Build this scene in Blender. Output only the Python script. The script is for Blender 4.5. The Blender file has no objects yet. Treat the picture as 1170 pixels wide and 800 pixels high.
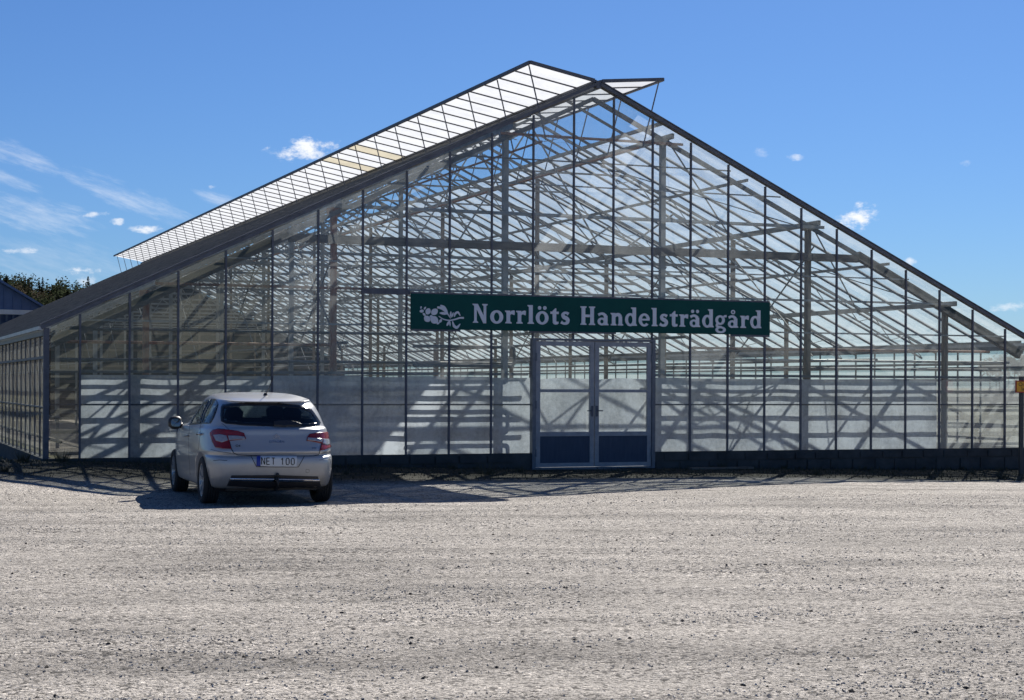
import bpy, bmesh, math, random
from mathutils import Vector, Matrix, noise
from mathutils.bvhtree import BVHTree

random.seed(7)
R = math.radians
S = bpy.context.scene
COL = S.collection

# ------------------------------------------------------------------ camera
PSI = R(21.6)                       # the camera looks 21.6 degrees off the ridge
F, CX, HY = 1930.0, 585.0, 440.0    # focal length, centre and horizon (of 1170 x 800)
ROLL = 0.0046
CAM = Vector((-13.02, -28.83, 1.6))
cam_d = bpy.data.cameras.new('camera')
cam_o = bpy.data.objects.new('camera', cam_d)
COL.objects.link(cam_o)
cam_d.sensor_width = 36.0
cam_d.sensor_fit = 'HORIZONTAL'
cam_d.lens = F / 1170.0 * 36.0
cam_d.shift_y = (HY - 400.0) / 1170.0
cam_d.clip_end = 4000
CAM_R = Matrix.Rotation(-PSI, 3, 'Z') @ Matrix.Rotation(R(90), 3, 'X') @ Matrix.Rotation(ROLL, 3, 'Z')
cam_o.matrix_world = Matrix.Translation(CAM) @ CAM_R.to_4x4()
S.camera = cam_o


def ray_dir(px, py):
    """direction of sight through a point of the photograph (used to measure things)"""
    return (CAM_R @ Vector((px - CX, HY - py, -F))).normalized()


# ------------------------------------------------------------------ light
SUN_EL, SUN_AZ = R(38.6), R(39.8)   # azimuth clockwise from +Y
SUN_STRENGTH, SKY_STRENGTH, EXPOSURE = 5.0, 0.05, 0.85
S.view_settings.view_transform = 'Standard'
S.view_settings.look = 'None'
S.view_settings.exposure = EXPOSURE
S.view_settings.gamma = 1.0
S.view_settings.use_curve_mapping = False
sun_dir = Vector((math.sin(SUN_AZ) * math.cos(SUN_EL), math.cos(SUN_AZ) * math.cos(SUN_EL), math.sin(SUN_EL)))
sd = bpy.data.lights.new('sun', 'SUN')
sd.energy = SUN_STRENGTH
sd.angle = R(0.4)
sd.color = (1.0, 0.955, 0.89)
so = bpy.data.objects.new('sun', sd)
COL.objects.link(so)
so.rotation_euler = sun_dir.to_track_quat('Z', 'Y').to_euler()

W = bpy.data.worlds.new('World')
S.world = W
W.use_nodes = True
nt = W.node_tree
for n in list(nt.nodes):
    nt.nodes.remove(n)


def N(tree, kind, **kw):
    n = tree.nodes.new(kind)
    for k, v in kw.items():
        if k.startswith('i_'):
            key = k[2:]
            n.inputs[int(key) if key.isdigit() else key].default_value = v
        else:
            setattr(n, k, v)
    return n


def MATH(tree, op, a, b=None, clamp=False):
    n = tree.nodes.new('ShaderNodeMath')
    n.operation = op
    n.use_clamp = clamp
    for i, v in enumerate((a, b)):
        if v is None:
            continue
        if isinstance(v, (int, float)):
            n.inputs[i].default_value = v
        else:
            tree.links.new(v, n.inputs[i])
    return n.outputs[0]


out = N(nt, 'ShaderNodeOutputWorld')
bg = N(nt, 'ShaderNodeBackground')
bg.inputs['Strength'].default_value = SKY_STRENGTH
sky = N(nt, 'ShaderNodeTexSky', sky_type='NISHITA', sun_disc=False)
sky.sun_elevation = SUN_EL
sky.sun_rotation = SUN_AZ
sky.altitude = 50
sky.air_density = 1.0
sky.dust_density = 0.25
sky.ozone_density = 2.2
tint = N(nt, 'ShaderNodeMix', data_type='RGBA', blend_type='MULTIPLY')
tint.inputs[0].default_value = 1.0
tint.inputs[7].default_value = (0.365, 0.585, 0.95, 1)
nt.links.new(sky.outputs[0], tint.inputs[6])
tc = N(nt, 'ShaderNodeTexCoord')
fwd = (CAM_R @ Vector((0, 0, -1)))
rgt = Vector((fwd.y, -fwd.x, 0)).normalized()


def dot(vec):
    n = N(nt, 'ShaderNodeVectorMath', operation='DOT_PRODUCT')
    nt.links.new(tc.outputs['Generated'], n.inputs[0])
    n.inputs[1].default_value = vec
    return n.outputs['Value']


# compass bearing and height angle of each sky direction: clouds have places in the sky
fh = Vector((fwd.x, fwd.y, 0)).normalized()
d_f, d_r = dot(fh), dot(rgt)
d_u = dot((0, 0, 1))
AZ = MATH(nt, 'ARCTAN2', d_r, d_f)
EL = MATH(nt, 'ARCSINE', d_u)


def sky_noise(sx, sy, ang, scale, detail, rough, off=0.0):
    c, s = math.cos(ang), math.sin(ang)
    a = MATH(nt, 'ADD', MATH(nt, 'MULTIPLY', AZ, c * sx), MATH(nt, 'MULTIPLY', EL, s * sx))
    b = MATH(nt, 'ADD', MATH(nt, 'MULTIPLY', AZ, -s * sy), MATH(nt, 'MULTIPLY', EL, c * sy))
    cb = N(nt, 'ShaderNodeCombineXYZ')
    nt.links.new(a, cb.inputs[0])
    nt.links.new(b, cb.inputs[1])
    cb.inputs[2].default_value = off
    t = N(nt, 'ShaderNodeTexNoise')
    t.inputs['Scale'].default_value = scale
    t.inputs['Detail'].default_value = detail
    t.inputs['Roughness'].default_value = rough
    nt.links.new(cb.outputs[0], t.inputs['Vector'])
    return t.outputs['Fac']


def blob(px, py, rx, ry, ang=0.0):
    """soft ellipse centred where the photograph shows a cloud; radii in picture units"""
    az = math.atan2((px - CX), F)
    el = math.atan2((HY + ROLL * (px - CX) - py), F / math.cos(az))
    x = MATH(nt, 'SUBTRACT', AZ, az)
    y = MATH(nt, 'SUBTRACT', EL, el)
    c, s = math.cos(ang), math.sin(ang)
    a = MATH(nt, 'ADD', MATH(nt, 'MULTIPLY', x, c * F / rx), MATH(nt, 'MULTIPLY', y, s * F / rx))
    b = MATH(nt, 'ADD', MATH(nt, 'MULTIPLY', x, -s * F / ry), MATH(nt, 'MULTIPLY', y, c * F / ry))
    q = MATH(nt, 'ADD', MATH(nt, 'MULTIPLY', a, a), MATH(nt, 'MULTIPLY', b, b))
    return MATH(nt, 'SUBTRACT', 1.0, q)       # 1 in the middle, 0 at the rim


def ramp(v, lo, hi):
    m = N(nt, 'ShaderNodeMapRange', interpolation_type='SMOOTHSTEP')
    nt.links.new(v, m.inputs[0])
    m.inputs[1].default_value = lo
    m.inputs[2].default_value = hi
    return m.outputs[0]


puff_n = sky_noise(1.0, 1.7, 0, 85, 8, 0.66)
wisp_n = sky_noise(1.0, 4.8, R(-17), 34, 8, 0.68, 3.0)
puffs = None
for px, py, rx, ry, ang, gain in (
        (350, 172, 40, 15, 0.05, 1.0), (324, 176, 14, 7, 0.0, .9), (976, 250, 29, 15, 0.35, 1.0), (992, 244, 13, 10, 0.2, 1.0),
        (90, 308, 24, 7, 0.0, 0.9), (165, 261, 22, 6, 0.0, 0.85), (133, 253, 9, 5, 0.0, 0.7),
        (105, 246, 20, 4, 0.1, 0.7), (25, 287, 25, 5, 0.05, 0.6), (905, 180, 11, 5, 0.0, 0.5),
        (868, 174, 10, 6, 0.0, 0.28), (1102, 187, 8, 4, 0.0, 0.3), (1163, 351, 34, 6, 0.05, 0.5),
        (1037, 300, 9, 6, 0.1, 0.7), (242, 214, 6, 3, 0, 0.6), (97, 322, 14, 7, .2, .5)):
    e = MATH(nt, 'ADD', blob(px, py, rx, ry, ang), MATH(nt, 'MULTIPLY', MATH(nt, 'SUBTRACT', puff_n, 0.5), 4.8))
    v = MATH(nt, 'MULTIPLY', ramp(e, 0.1, 1.5), gain)
    puffs = v if puffs is None else MATH(nt, 'MAXIMUM', puffs, v)
for px, py, rx, ry, ang, gain in (
        (150, 228, 95, 15, R(-21), 0.36), (40, 248, 75, 22, R(-8), 0.36), (20, 180, 55, 16, R(-18), 0.36), (10, 205, 40, 9, R(-18), 0.36),
        (250, 227, 30, 9, R(-12), 0.4), (60, 300, 130, 34, R(-3), 0.16)):
    e = MATH(nt, 'ADD', MATH(nt, 'MULTIPLY', blob(px, py, rx, ry, ang), 0.8), MATH(nt, 'MULTIPLY', MATH(nt, 'SUBTRACT', wisp_n, 0.5), 3.2))
    v = MATH(nt, 'MULTIPLY', ramp(e, 0.0, 1.5), gain)
    puffs = MATH(nt, 'MAXIMUM', puffs, v)
cl = N(nt, 'ShaderNodeMix', data_type='RGBA')
nt.links.new(puffs, cl.inputs[0])
nt.links.new(tint.outputs[2], cl.inputs[6])
cl.inputs[7].default_value = (11.0, 11.3, 11.8, 1)
nt.links.new(cl.outputs[2], bg.inputs['Color'])
nt.links.new(bg.outputs[0], out.inputs[0])

S.cycles.max_bounces = 12
S.cycles.transparent_max_bounces = 40
S.cycles.diffuse_bounces = 4
S.cycles.glossy_bounces = 4
S.cycles.transmission_bounces = 8
S.cycles.use_denoising = True
S.cycles.caustics_reflective = False
S.cycles.caustics_refractive = False
S.cycles.sample_clamp_indirect = 6.0


# ------------------------------------------------------------------ materials
def mat(name):
    m = bpy.data.materials.new(name)
    m.use_nodes = True
    t = m.node_tree
    for n in list(t.nodes):
        t.nodes.remove(n)
    o = N(t, 'ShaderNodeOutputMaterial')
    return m, t, o


def coords(t, space='Object'):
    return N(t, 'ShaderNodeTexCoord').outputs[space]


def pos(t):
    return N(t, 'ShaderNodeNewGeometry').outputs['Position']


def tnoise(t, vec, scale, detail=4, rough=0.55, stretch=None):
    if stretch:
        mp = N(t, 'ShaderNodeMapping')
        mp.inputs['Scale'].default_value = stretch
        t.links.new(vec, mp.inputs[0])
        vec = mp.outputs[0]
    n = N(t, 'ShaderNodeTexNoise')
    n.inputs['Scale'].default_value = scale
    n.inputs['Detail'].default_value = detail
    n.inputs['Roughness'].default_value = rough
    t.links.new(vec, n.inputs['Vector'])
    return n.outputs['Fac']


def tramp(t, fac, stops):
    r = N(t, 'ShaderNodeValToRGB')
    els = r.color_ramp.elements
    while len(els) < len(stops):
        els.new(0.5)
    for e, (p, c) in zip(els, stops):
        e.position = p
        e.color = (*c, 1) if len(c) == 3 else c
    t.links.new(fac, r.inputs[0])
    return r.outputs[0]


def maprange(t, v, a, b, c, d):
    m = N(t, 'ShaderNodeMapRange')
    t.links.new(v, m.inputs[0])
    for i, x in enumerate((a, b, c, d)):
        m.inputs[i + 1].default_value = x
    return m.outputs[0]


def simple(name, c1, c2=None, rough=0.6, metal=0.0, scale=6.0, bump=0.0, stretch=None, coat=0.0, spec=0.5, dist=0.01):
    m, t, o = mat(name)
    b = N(t, 'ShaderNodeBsdfPrincipled')
    b.inputs['Roughness'].default_value = rough
    b.inputs['Metallic'].default_value = metal
    b.inputs['Specular IOR Level'].default_value = spec
    if coat:
        b.inputs['Coat Weight'].default_value = coat
        b.inputs['Coat Roughness'].default_value = 0.04
    if c2 is None:
        c2 = tuple(v * 0.8 for v in c1)
    n = tnoise(t, pos(t), scale, 5, 0.6, stretch)
    t.links.new(tramp(t, n, [(0.3, c1), (0.7, c2)]), b.inputs['Base Color'])
    if bump:
        bp = N(t, 'ShaderNodeBump')
        bp.inputs['Strength'].default_value = bump
        bp.inputs['Distance'].default_value = dist
        t.links.new(n, bp.inputs['Height'])
        t.links.new(bp.outputs[0], b.inputs['Normal'])
    t.links.new(b.outputs[0], o.inputs[0])
    return m


def glass(name, dirt_lo, dirt_hi, tintc=(0.90, 0.93, 0.92), scale=1.6, dirtc=(0.62, 0.64, 0.62), refl=0.045, streak=(1, 1, .35), graze=0.8):
    """thin dirty pane: clear part lets light straight through, dirt scatters it"""
    m, t, o = mat(name)
    tr = N(t, 'ShaderNodeBsdfTransparent')
    tr.inputs[0].default_value = (*tintc, 1)
    gl = N(t, 'ShaderNodeBsdfGlossy')
    gl.inputs['Roughness'].default_value = 0.03
    lw = N(t, 'ShaderNodeLayerWeight')
    lw.inputs['Blend'].default_value = 0.5
    p5 = MATH(t, 'POWER', lw.outputs['Facing'], 5.0)
    fr = MATH(t, 'ADD', MATH(t, 'MULTIPLY', p5, graze), refl)
    mx = N(t, 'ShaderNodeMixShader')
    t.links.new(fr, mx.inputs[0])
    t.links.new(tr.outputs[0], mx.inputs[1])
    t.links.new(gl.outputs[0], mx.inputs[2])
    df = N(t, 'ShaderNodeBsdfDiffuse')
    tl = N(t, 'ShaderNodeBsdfTranslucent')
    for q in (df, tl):
        q.inputs[0].default_value = (*dirtc, 1)
    dm = N(t, 'ShaderNodeMixShader')
    dm.inputs[0].default_value = 0.6
    t.links.new(df.outputs[0], dm.inputs[1])
    t.links.new(tl.outputs[0], dm.inputs[2])
    p = pos(t)
    n1 = tnoise(t, p, scale, 6, 0.65, streak)
    n2 = tnoise(t, p, scale * 9, 4, 0.7)
    oi = N(t, 'ShaderNodeObjectInfo').outputs['Random']
    k = MATH(t, 'ADD', MATH(t, 'MULTIPLY', n1, 0.7), MATH(t, 'MULTIPLY', n2, 0.3))
    k = MATH(t, 'ADD', k, MATH(t, 'MULTIPLY', MATH(t, 'SUBTRACT', oi, 0.5), 0.26))
    f = maprange(t, k, 0.32, 0.72, dirt_lo, dirt_hi)
    fin = N(t, 'ShaderNodeMixShader')
    t.links.new(f, fin.inputs[0])
    t.links.new(mx.outputs[0], fin.inputs[1])
    t.links.new(dm.outputs[0], fin.inputs[2])
    t.links.new(fin.outputs[0], o.inputs[0])
    return m


def milky(name, c, trans=0.6, clear=0.0, patches=0.8, streak=(1, 1, .4)):
    m, t, o = mat(name)
    df = N(t, 'ShaderNodeBsdfDiffuse')
    tl = N(t, 'ShaderNodeBsdfTranslucent')
    p = pos(t)
    n = tnoise(t, p, 2.3, 6, 0.65, streak)
    n3 = tnoise(t, p, 14, 5, 0.72)
    k = MATH(t, 'ADD', MATH(t, 'MULTIPLY', n, .55), MATH(t, 'MULTIPLY', n3, .45))
    col = tramp(t, k, [(0.34, tuple(v * patches for v in c)), (0.56, c)])
    for q in (df, tl):
        t.links.new(col, q.inputs[0])
    a = N(t, 'ShaderNodeMixShader')
    a.inputs[0].default_value = trans
    t.links.new(df.outputs[0], a.inputs[1])
    t.links.new(tl.outputs[0], a.inputs[2])
    last = a
    if clear:
        tr = N(t, 'ShaderNodeBsdfTransparent')
        b = N(t, 'ShaderNodeMixShader')
        b.inputs[0].default_value = clear
        t.links.new(a.outputs[0], b.inputs[1])
        t.links.new(tr.outputs[0], b.inputs[2])
        last = b
    t.links.new(last.outputs[0], o.inputs[0])
    return m


M = {}
M['glass'] = glass('gable glass', 0.03, 0.27, dirtc=(0.74, 0.77, 0.78))
M['roof_glass'] = glass('roof glass', 0.16, 0.56, scale=1.9, dirtc=(0.80, 0.82, 0.82), streak=(.35, 1.2, .35))
M['side_glass'] = glass('side glass', 0.30, 0.62, dirtc=(.72,.73,.71))
M['left_glass'] = glass('left side glass', 0.05, 0.3, refl=0.05, graze=0.45)
M['algae_glass'] = glass('gable glass with algae', 0.16, 0.44, dirtc=(0.20, 0.20, 0.17))
M['door_glass'] = glass('door glass', 0.02, 0.25, scale=3)
M['sheet'] = milky('white film', (0.60, 0.65, 0.70), 0.52, 0.05, 0.55)
M['thin_film'] = milky('clouded thin film', (0.60, 0.63, 0.64), 0.55, 0.52, 0.6)
M['vent'] = milky('milky vent pane', (0.69, 0.70, 0.70), 0.72, 0.06, 0.85)
M['vent_yellow'] = milky('yellowed vent pane', (0.60, 0.55, 0.42), 0.66, 0.0)
M['alu'] = simple('dull aluminium', (0.17, 0.185, 0.21), (0.12, 0.13, 0.15), 0.5, 0.3, 9)
M['dark_alu'] = simple('dark bar', (0.125, 0.13, 0.155), (0.075, 0.08, 0.10), 0.55, 0.1, 9)
M['verge'] = simple('verge metal', (0.14, 0.145, 0.165), (0.08, 0.085, 0.10), 0.6, 0.1, 5)
M['bar'] = simple('weathered bar', (0.20, 0.20, 0.195), (0.10, 0.10, 0.098), 0.7, 0.0, 5)
M['steel'] = simple('galvanised steel', (0.36, 0.365, 0.355), (0.20, 0.20, 0.19), 0.55, 0.25, 4)
M['rust'] = simple('rusty paint', (0.26, 0.085, 0.04), (0.34, 0.25, 0.19), 0.8, 0.0, 5, stretch=(3, 3, 1))
M['wood'] = simple('weathered wood', (0.22, 0.18, 0.14), (0.085, 0.068, 0.055), 0.85, 0.0, 5, 0.3, (.4, 3, 3))
M['brown'] = simple('brown post', (0.26, 0.22, 0.17), (0.13, 0.10, 0.08), 0.8, 0.0, 6, stretch=(3, 3, .6))
M['concrete'] = simple('old concrete', (0.085, 0.085, 0.08), (0.04, 0.04, 0.038), 0.95, 0.0, 3.0, 0.6)
M['soil'] = simple('bare soil', (0.20, 0.17, 0.13), (0.11, 0.09, 0.07), 1.0, 0.0, 1.2, 0.5)
M['board'] = simple('dark boards', (0.09, 0.08, 0.07), (0.045, 0.04, 0.036), 0.9, 0.0, 4, stretch=(.3, 1, 4))
M['white'] = simple('white paint', (0.75, 0.75, 0.73), (0.6, 0.6, 0.58), 0.6, 0.0, 5)
M['gutter'] = simple('zinc gutter', (0.55, 0.56, 0.57), (0.4, 0.41, 0.42), 0.45, 0.4, 5)
M['frame_door'] = simple('door aluminium', (0.36, 0.365, 0.38), (0.25, 0.255, 0.27), 0.5, 0.1, 7)
M['kick'] = simple('dark blue panel', (0.055, 0.080, 0.120), (0.035, 0.053, 0.085), 0.7, 0.0, 5, stretch=(3, 3, .5))
M['sign_green'] = simple('green sign paint', (0.005, 0.075, 0.066), (0.004, 0.062, 0.056), 0.7, 0.0, 2, spec=0.2)
M['sign_white'] = simple('sign letters', (0.74, 0.75, 0.80), (0.66, 0.67, 0.72), 0.5, 0.0, 5)
M['yellow'] = simple('yellow sign', (0.70, 0.36, 0.02), (0.62, 0.30, 0.02), 0.5, 0.0, 5)
M['red'] = simple('red border', (0.35, 0.03, 0.02), None, 0.5)
M['black'] = simple('black paint', (0.012, 0.012, 0.013), None, 0.6)
M['dkpost'] = simple('dark post', (0.05, 0.055, 0.06), None, 0.6)
M['cladding'] = simple('blue metal cladding', (0.065, 0.12, 0.25), (0.052, 0.10, 0.21), 0.5, 0.0, 3)
M['clad_low'] = simple('grey blue cladding', (0.10, 0.135, 0.175), (0.08, 0.11, 0.15), 0.6, 0.0, 3)
def foliage(name, c1, c2):
    m, t, o = mat(name)
    df, tl, mx = N(t, 'ShaderNodeBsdfDiffuse'), N(t, 'ShaderNodeBsdfTranslucent'), N(t, 'ShaderNodeMixShader')
    oi = N(t, 'ShaderNodeObjectInfo').outputs['Random']
    isl = N(t, 'ShaderNodeNewGeometry').outputs['Random Per Island']
    k = MATH(t, 'ADD', MATH(t, 'MULTIPLY', oi, .6), MATH(t, 'MULTIPLY', isl, .4))
    col = tramp(t, k, [(0.2, c2), (0.9, c1)])
    for q in (df, tl):
        t.links.new(col, q.inputs[0])
    mx.inputs[0].default_value = 0.5
    t.links.new(df.outputs[0], mx.inputs[1])
    t.links.new(tl.outputs[0], mx.inputs[2])
    t.links.new(mx.outputs[0], o.inputs[0])
    return m


M['needles'] = foliage('conifer needles', (0.042, 0.048, 0.026), (0.018, 0.026, 0.015))
M['twigs'] = foliage('bare brown twigs', (0.080, 0.068, 0.046), (0.045, 0.040, 0.027))
M['bark'] = simple('bark', (0.10, 0.075, 0.055), None, 0.9)
M['grass'] = simple('weeds', (0.040, 0.042, 0.020), (0.075, 0.065, 0.038), 0.9, 0.0, 3)
def stone_mat():
    m, t, o = mat('loose stones')
    b_ = N(t, 'ShaderNodeBsdfPrincipled')
    b_.inputs['Roughness'].default_value = 0.95
    r_ = N(t, 'ShaderNodeNewGeometry').outputs['Random Per Island']
    t.links.new(tramp(t, r_, [(0.0, (0.16, 0.15, 0.14)), (0.35, (0.33, 0.31, 0.28)), (0.8, (0.45, 0.42, 0.375)), (1.0, (0.62, 0.59, 0.54))]), b_.inputs['Base Color'])
    t.links.new(b_.outputs[0], o.inputs[0])
    return m


M['stone'] = stone_mat()
M['darkstone'] = simple('dark stones', (0.085, 0.07, 0.055), (0.035, 0.03, 0.025), 0.9, 0.0, 9)


def gravel():
    m, t, o = mat('gravel yard')
    b = N(t, 'ShaderNodeBsdfPrincipled')
    b.inputs['Roughness'].default_value = 0.95
    b.inputs['Specular IOR Level'].default_value = 0.2
    p = pos(t)
    mp = N(t, 'ShaderNodeMapping')
    mp.inputs['Rotation'].default_value = (0, 0, PSI - R(3))
    t.links.new(p, mp.inputs[0])
    q = mp.outputs[0]
    tracks = tnoise(t, q, 1.0, 5, 0.62, (0.16, 1.25, 1))
    patch = tnoise(t, q, 0.35, 5, 0.6)
    fine = tnoise(t, p, 24, 5, 0.75)
    grit = tnoise(t, p, 95, 3, 0.7)
    v = N(t, 'ShaderNodeTexVoronoi')
    v.inputs['Scale'].default_value = 34
    v.inputs['Randomness'].default_value = 1.0
    t.links.new(p, v.inputs['Vector'])
    k = MATH(t, 'ADD', MATH(t, 'MULTIPLY', tracks, 0.55), MATH(t, 'MULTIPLY', patch, 0.2))
    k = MATH(t, 'ADD', k, MATH(t, 'MULTIPLY', fine, 0.25))
    base = tramp(t, k, [(0.36, (0.205, 0.188, 0.168)), (0.46, (0.355, 0.326, 0.290)), (0.54, (0.455, 0.417, 0.370)), (0.66, (0.56, 0.513, 0.455))])
    vc = N(t, 'ShaderNodeSeparateColor')
    t.links.new(v.outputs['Color'], vc.inputs[0])
    v2 = N(t, 'ShaderNodeTexVoronoi')
    v2.inputs['Scale'].default_value = 88
    t.links.new(p, v2.inputs['Vector'])
    vc2 = N(t, 'ShaderNodeSeparateColor')
    t.links.new(v2.outputs['Color'], vc2.inputs[0])
    sc = N(t, 'ShaderNodeSeparateColor')
    t.links.new(tramp(t, vc.outputs[0], [(0.0, (.30,) * 3), (0.10, (.42,) * 3), (0.16, (.86,) * 3), (0.8, (1.06,) * 3), (1.0, (1.4,) * 3)]), sc.inputs[0])
    sc2 = N(t, 'ShaderNodeSeparateColor')
    t.links.new(tramp(t, vc2.outputs[0], [(0.0, (.28,) * 3), (0.14, (.45,) * 3), (0.20, (.9,) * 3), (0.8, (1.08,) * 3), (1.0, (1.4,) * 3)]), sc2.inputs[0])
    pick = MATH(t, 'MULTIPLY', sc.outputs[0], sc2.outputs[0])
    gv = maprange(t, grit, 0.3, 0.7, 0.70, 1.25)
    mul = MATH(t, 'MULTIPLY', pick, gv)
    mc = N(t, 'ShaderNodeMix', data_type='RGBA', blend_type='MULTIPLY')
    mc.inputs[0].default_value = 1.0
    cc = N(t, 'ShaderNodeCombineColor')
    for i in range(3):
        t.links.new(mul, cc.inputs[i])
    t.links.new(base, mc.inputs[6])
    t.links.new(cc.outputs[0], mc.inputs[7])
    # mossy soil at the gable foot, coloured darker to deepen the shade there
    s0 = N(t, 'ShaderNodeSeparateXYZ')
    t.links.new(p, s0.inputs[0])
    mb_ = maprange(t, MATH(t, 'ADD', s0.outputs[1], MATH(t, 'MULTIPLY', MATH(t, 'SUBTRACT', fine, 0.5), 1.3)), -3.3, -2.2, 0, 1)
    moss_shade = N(t, 'ShaderNodeMix', data_type='RGBA')
    t.links.new(mb_, moss_shade.inputs[0])
    t.links.new(mc.outputs[2], moss_shade.inputs[6])
    t.links.new(tramp(t, fine, [(0.3, (0.028, 0.027, 0.02)), (0.7, (0.060, 0.055, 0.042))]), moss_shade.inputs[7])
    mc = moss_shade
    # beyond the yard the ground is rough grass
    sp = N(t, 'ShaderNodeSeparateXYZ')
    t.links.new(p, sp.inputs[0])
    dx = MATH(t, 'ABSOLUTE', sp.outputs[0])
    far = maprange(t, MATH(t, 'ADD', dx, MATH(t, 'MULTIPLY', patch, 6)), 33, 38, 0, 1)
    fy = maprange(t, MATH(t, 'ADD', sp.outputs[1], MATH(t, 'MULTIPLY', patch, 4)), 2.5, 4.5, 0, 1)
    fm = MATH(t, 'MAXIMUM', far, fy, True)
    field = tramp(t, tnoise(t, p, .4, 5, .6), [(0.3, (0.10, 0.10, 0.045)), (0.7, (0.19, 0.165, 0.09))])
    m2 = N(t, 'ShaderNodeMix', data_type='RGBA')
    t.links.new(fm, m2.inputs[0])
    t.links.new(mc.outputs[2], m2.inputs[6])
    t.links.new(field, m2.inputs[7])
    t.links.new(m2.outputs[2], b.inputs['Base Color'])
    h = MATH(t, 'ADD', MATH(t, 'MULTIPLY', fine, 1.0), MATH(t, 'MULTIPLY', grit, 0.5))
    h = MATH(t, 'SUBTRACT', h, MATH(t, 'MULTIPLY', v.outputs['Distance'], 0.5))
    bp = N(t, 'ShaderNodeBump')
    bp.inputs['Strength'].default_value = 1.0
    bp.inputs['Distance'].default_value = 0.034
    t.links.new(h, bp.inputs['Height'])
    t.links.new(bp.outputs[0], b.inputs['Normal'])
    t.links.new(b.outputs[0], o.inputs[0])
    return m


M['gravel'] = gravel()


# ------------------------------------------------------------------ mesh helpers
class MB:
    def __init__(self):
        self.v, self.f = [], []

    def poly(self, pts):
        n = len(self.v)
        self.v += [tuple(p) for p in pts]
        self.f.append(tuple(range(n, n + len(pts))))
        return self

    def box(self, a, b):
        x0, y0, z0 = a
        x1, y1, z1 = b
        n = len(self.v)
        self.v += [(x0, y0, z0), (x1, y0, z0), (x1, y1, z0), (x0, y1, z0), (x0, y0, z1), (x1, y0, z1), (x1, y1, z1), (x0, y1, z1)]
        self.f += [tuple(n + i for i in q) for q in ((0, 3, 2, 1), (4, 5, 6, 7), (0, 1, 5, 4), (1, 2, 6, 5), (2, 3, 7, 6), (3, 0, 4, 7))]
        return self

    def beam(self, p, q, w, h=None, up=(0, 0, 1)):
        p, q = Vector(p), Vector(q)
        h = h or w
        d = (q - p).normalized()
        u = Vector(up)
        if abs(d.dot(u)) > 0.98:
            u = Vector((0, 1, 0))
        s = d.cross(u).normalized() * w / 2
        u2 = s.cross(d).normalized() * h / 2
        n = len(self.v)
        for c in (p, q):
            for a, b in ((-1, -1), (1, -1), (1, 1), (-1, 1)):
                self.v.append(tuple(c + s * a + u2 * b))
        self.f += [tuple(n + i for i in x) for x in ((0, 1, 2, 3), (7, 6, 5, 4), (0, 4, 5, 1), (1, 5, 6, 2), (2, 6, 7, 3), (3, 7, 4, 0))]
        return self

    def tube(self, pts, r, seg=8, caps=True):
        pts = [Vector(p) for p in pts]
        rr = r if isinstance(r, (list, tuple)) else [r] * len(pts)
        n0 = len(self.v)
        for i, p in enumerate(pts):
            d = (pts[min(i + 1, len(pts) - 1)] - pts[max(i - 1, 0)]).normalized()
            a = Vector((0, 0, 1)) if abs(d.z) < 0.9 else Vector((1, 0, 0))
            s = d.cross(a).normalized()
            t = s.cross(d)
            for k in range(seg):
                an = 2 * math.pi * k / seg
                self.v.append(tuple(p + (s * math.cos(an) + t * math.sin(an)) * rr[i]))
        for i in range(len(pts) - 1):
            for k in range(seg):
                a, b = n0 + i * seg + k, n0 + i * seg + (k + 1) % seg
                self.f.append((a, b, b + seg, a + seg))
        if caps:
            self.f.append(tuple(n0 + k for k in range(seg))[::-1])
            self.f.append(tuple(n0 + (len(pts) - 1) * seg + k for k in range(seg)))
        return self

    def lathe(self, prof, c, axis='X', seg=40):
        """prof = [(along, radius)]; closed shape round an axis through c"""
        n0 = len(self.v)
        for a, r in prof:
            for k in range(seg):
                an = 2 * math.pi * k / seg
                u, w = r * math.cos(an), r * math.sin(an)
                if axis == 'X':
                    self.v.append((c[0] + a, c[1] + u, c[2] + w))
                elif axis == 'Y':
                    self.v.append((c[0] + u, c[1] + a, c[2] + w))
                else:
                    self.v.append((c[0] + u, c[1] + w, c[2] + a))
        for i in range(len(prof) - 1):
            for k in range(seg):
                a, b = n0 + i * seg + k, n0 + i * seg + (k + 1) % seg
                self.f.append((a, b, b + seg, a + seg))
        return self

    def prism(self, pts, depth):
        """pts: closed outline of 3D points, depth: extrusion vector"""
        depth = Vector(depth)
        n = len(pts)
        n0 = len(self.v)
        self.v += [tuple(p) for p in pts] + [tuple(Vector(p) + depth) for p in pts]
        self.f.append(tuple(n0 + i for i in range(n)))
        self.f.append(tuple(n0 + n + i for i in range(n))[::-1])
        for i in range(n):
            j = (i + 1) % n
            self.f.append((n0 + i, n0 + n + i, n0 + n + j, n0 + j))
        return self

    def build(self, name, material, parent=None, smooth=False, recalc=True):
        me = bpy.data.meshes.new(name)
        me.from_pydata(self.v, [], self.f)
        if recalc:
            bm = bmesh.new()
            bm.from_mesh(me)
            bmesh.ops.recalc_face_normals(bm, faces=bm.faces)
            bm.to_mesh(me)
            bm.free()
        if smooth:
            me.shade_smooth()
        me.materials.append(material)
        o = bpy.data.objects.new(name, me)
        COL.objects.link(o)
        if parent:
            o.parent = parent
        return o


def tag(o, label=None, cat=None, group=None, kind=None):
    for k, v in (('label', label), ('category', cat), ('group', group), ('kind', kind)):
        if v:
            o[k] = v
    return o


def empty(name, loc, label, cat, group=None):
    o = bpy.data.objects.new(name, None)
    o.location = loc
    o.empty_display_size = 0.3
    COL.objects.link(o)
    return tag(o, label, cat, group)


def sstep(a, b, x):
    t = min(1.0, max(0.0, (x - a) / (b - a)))
    return t * t * (3 - 2 * t)


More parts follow.
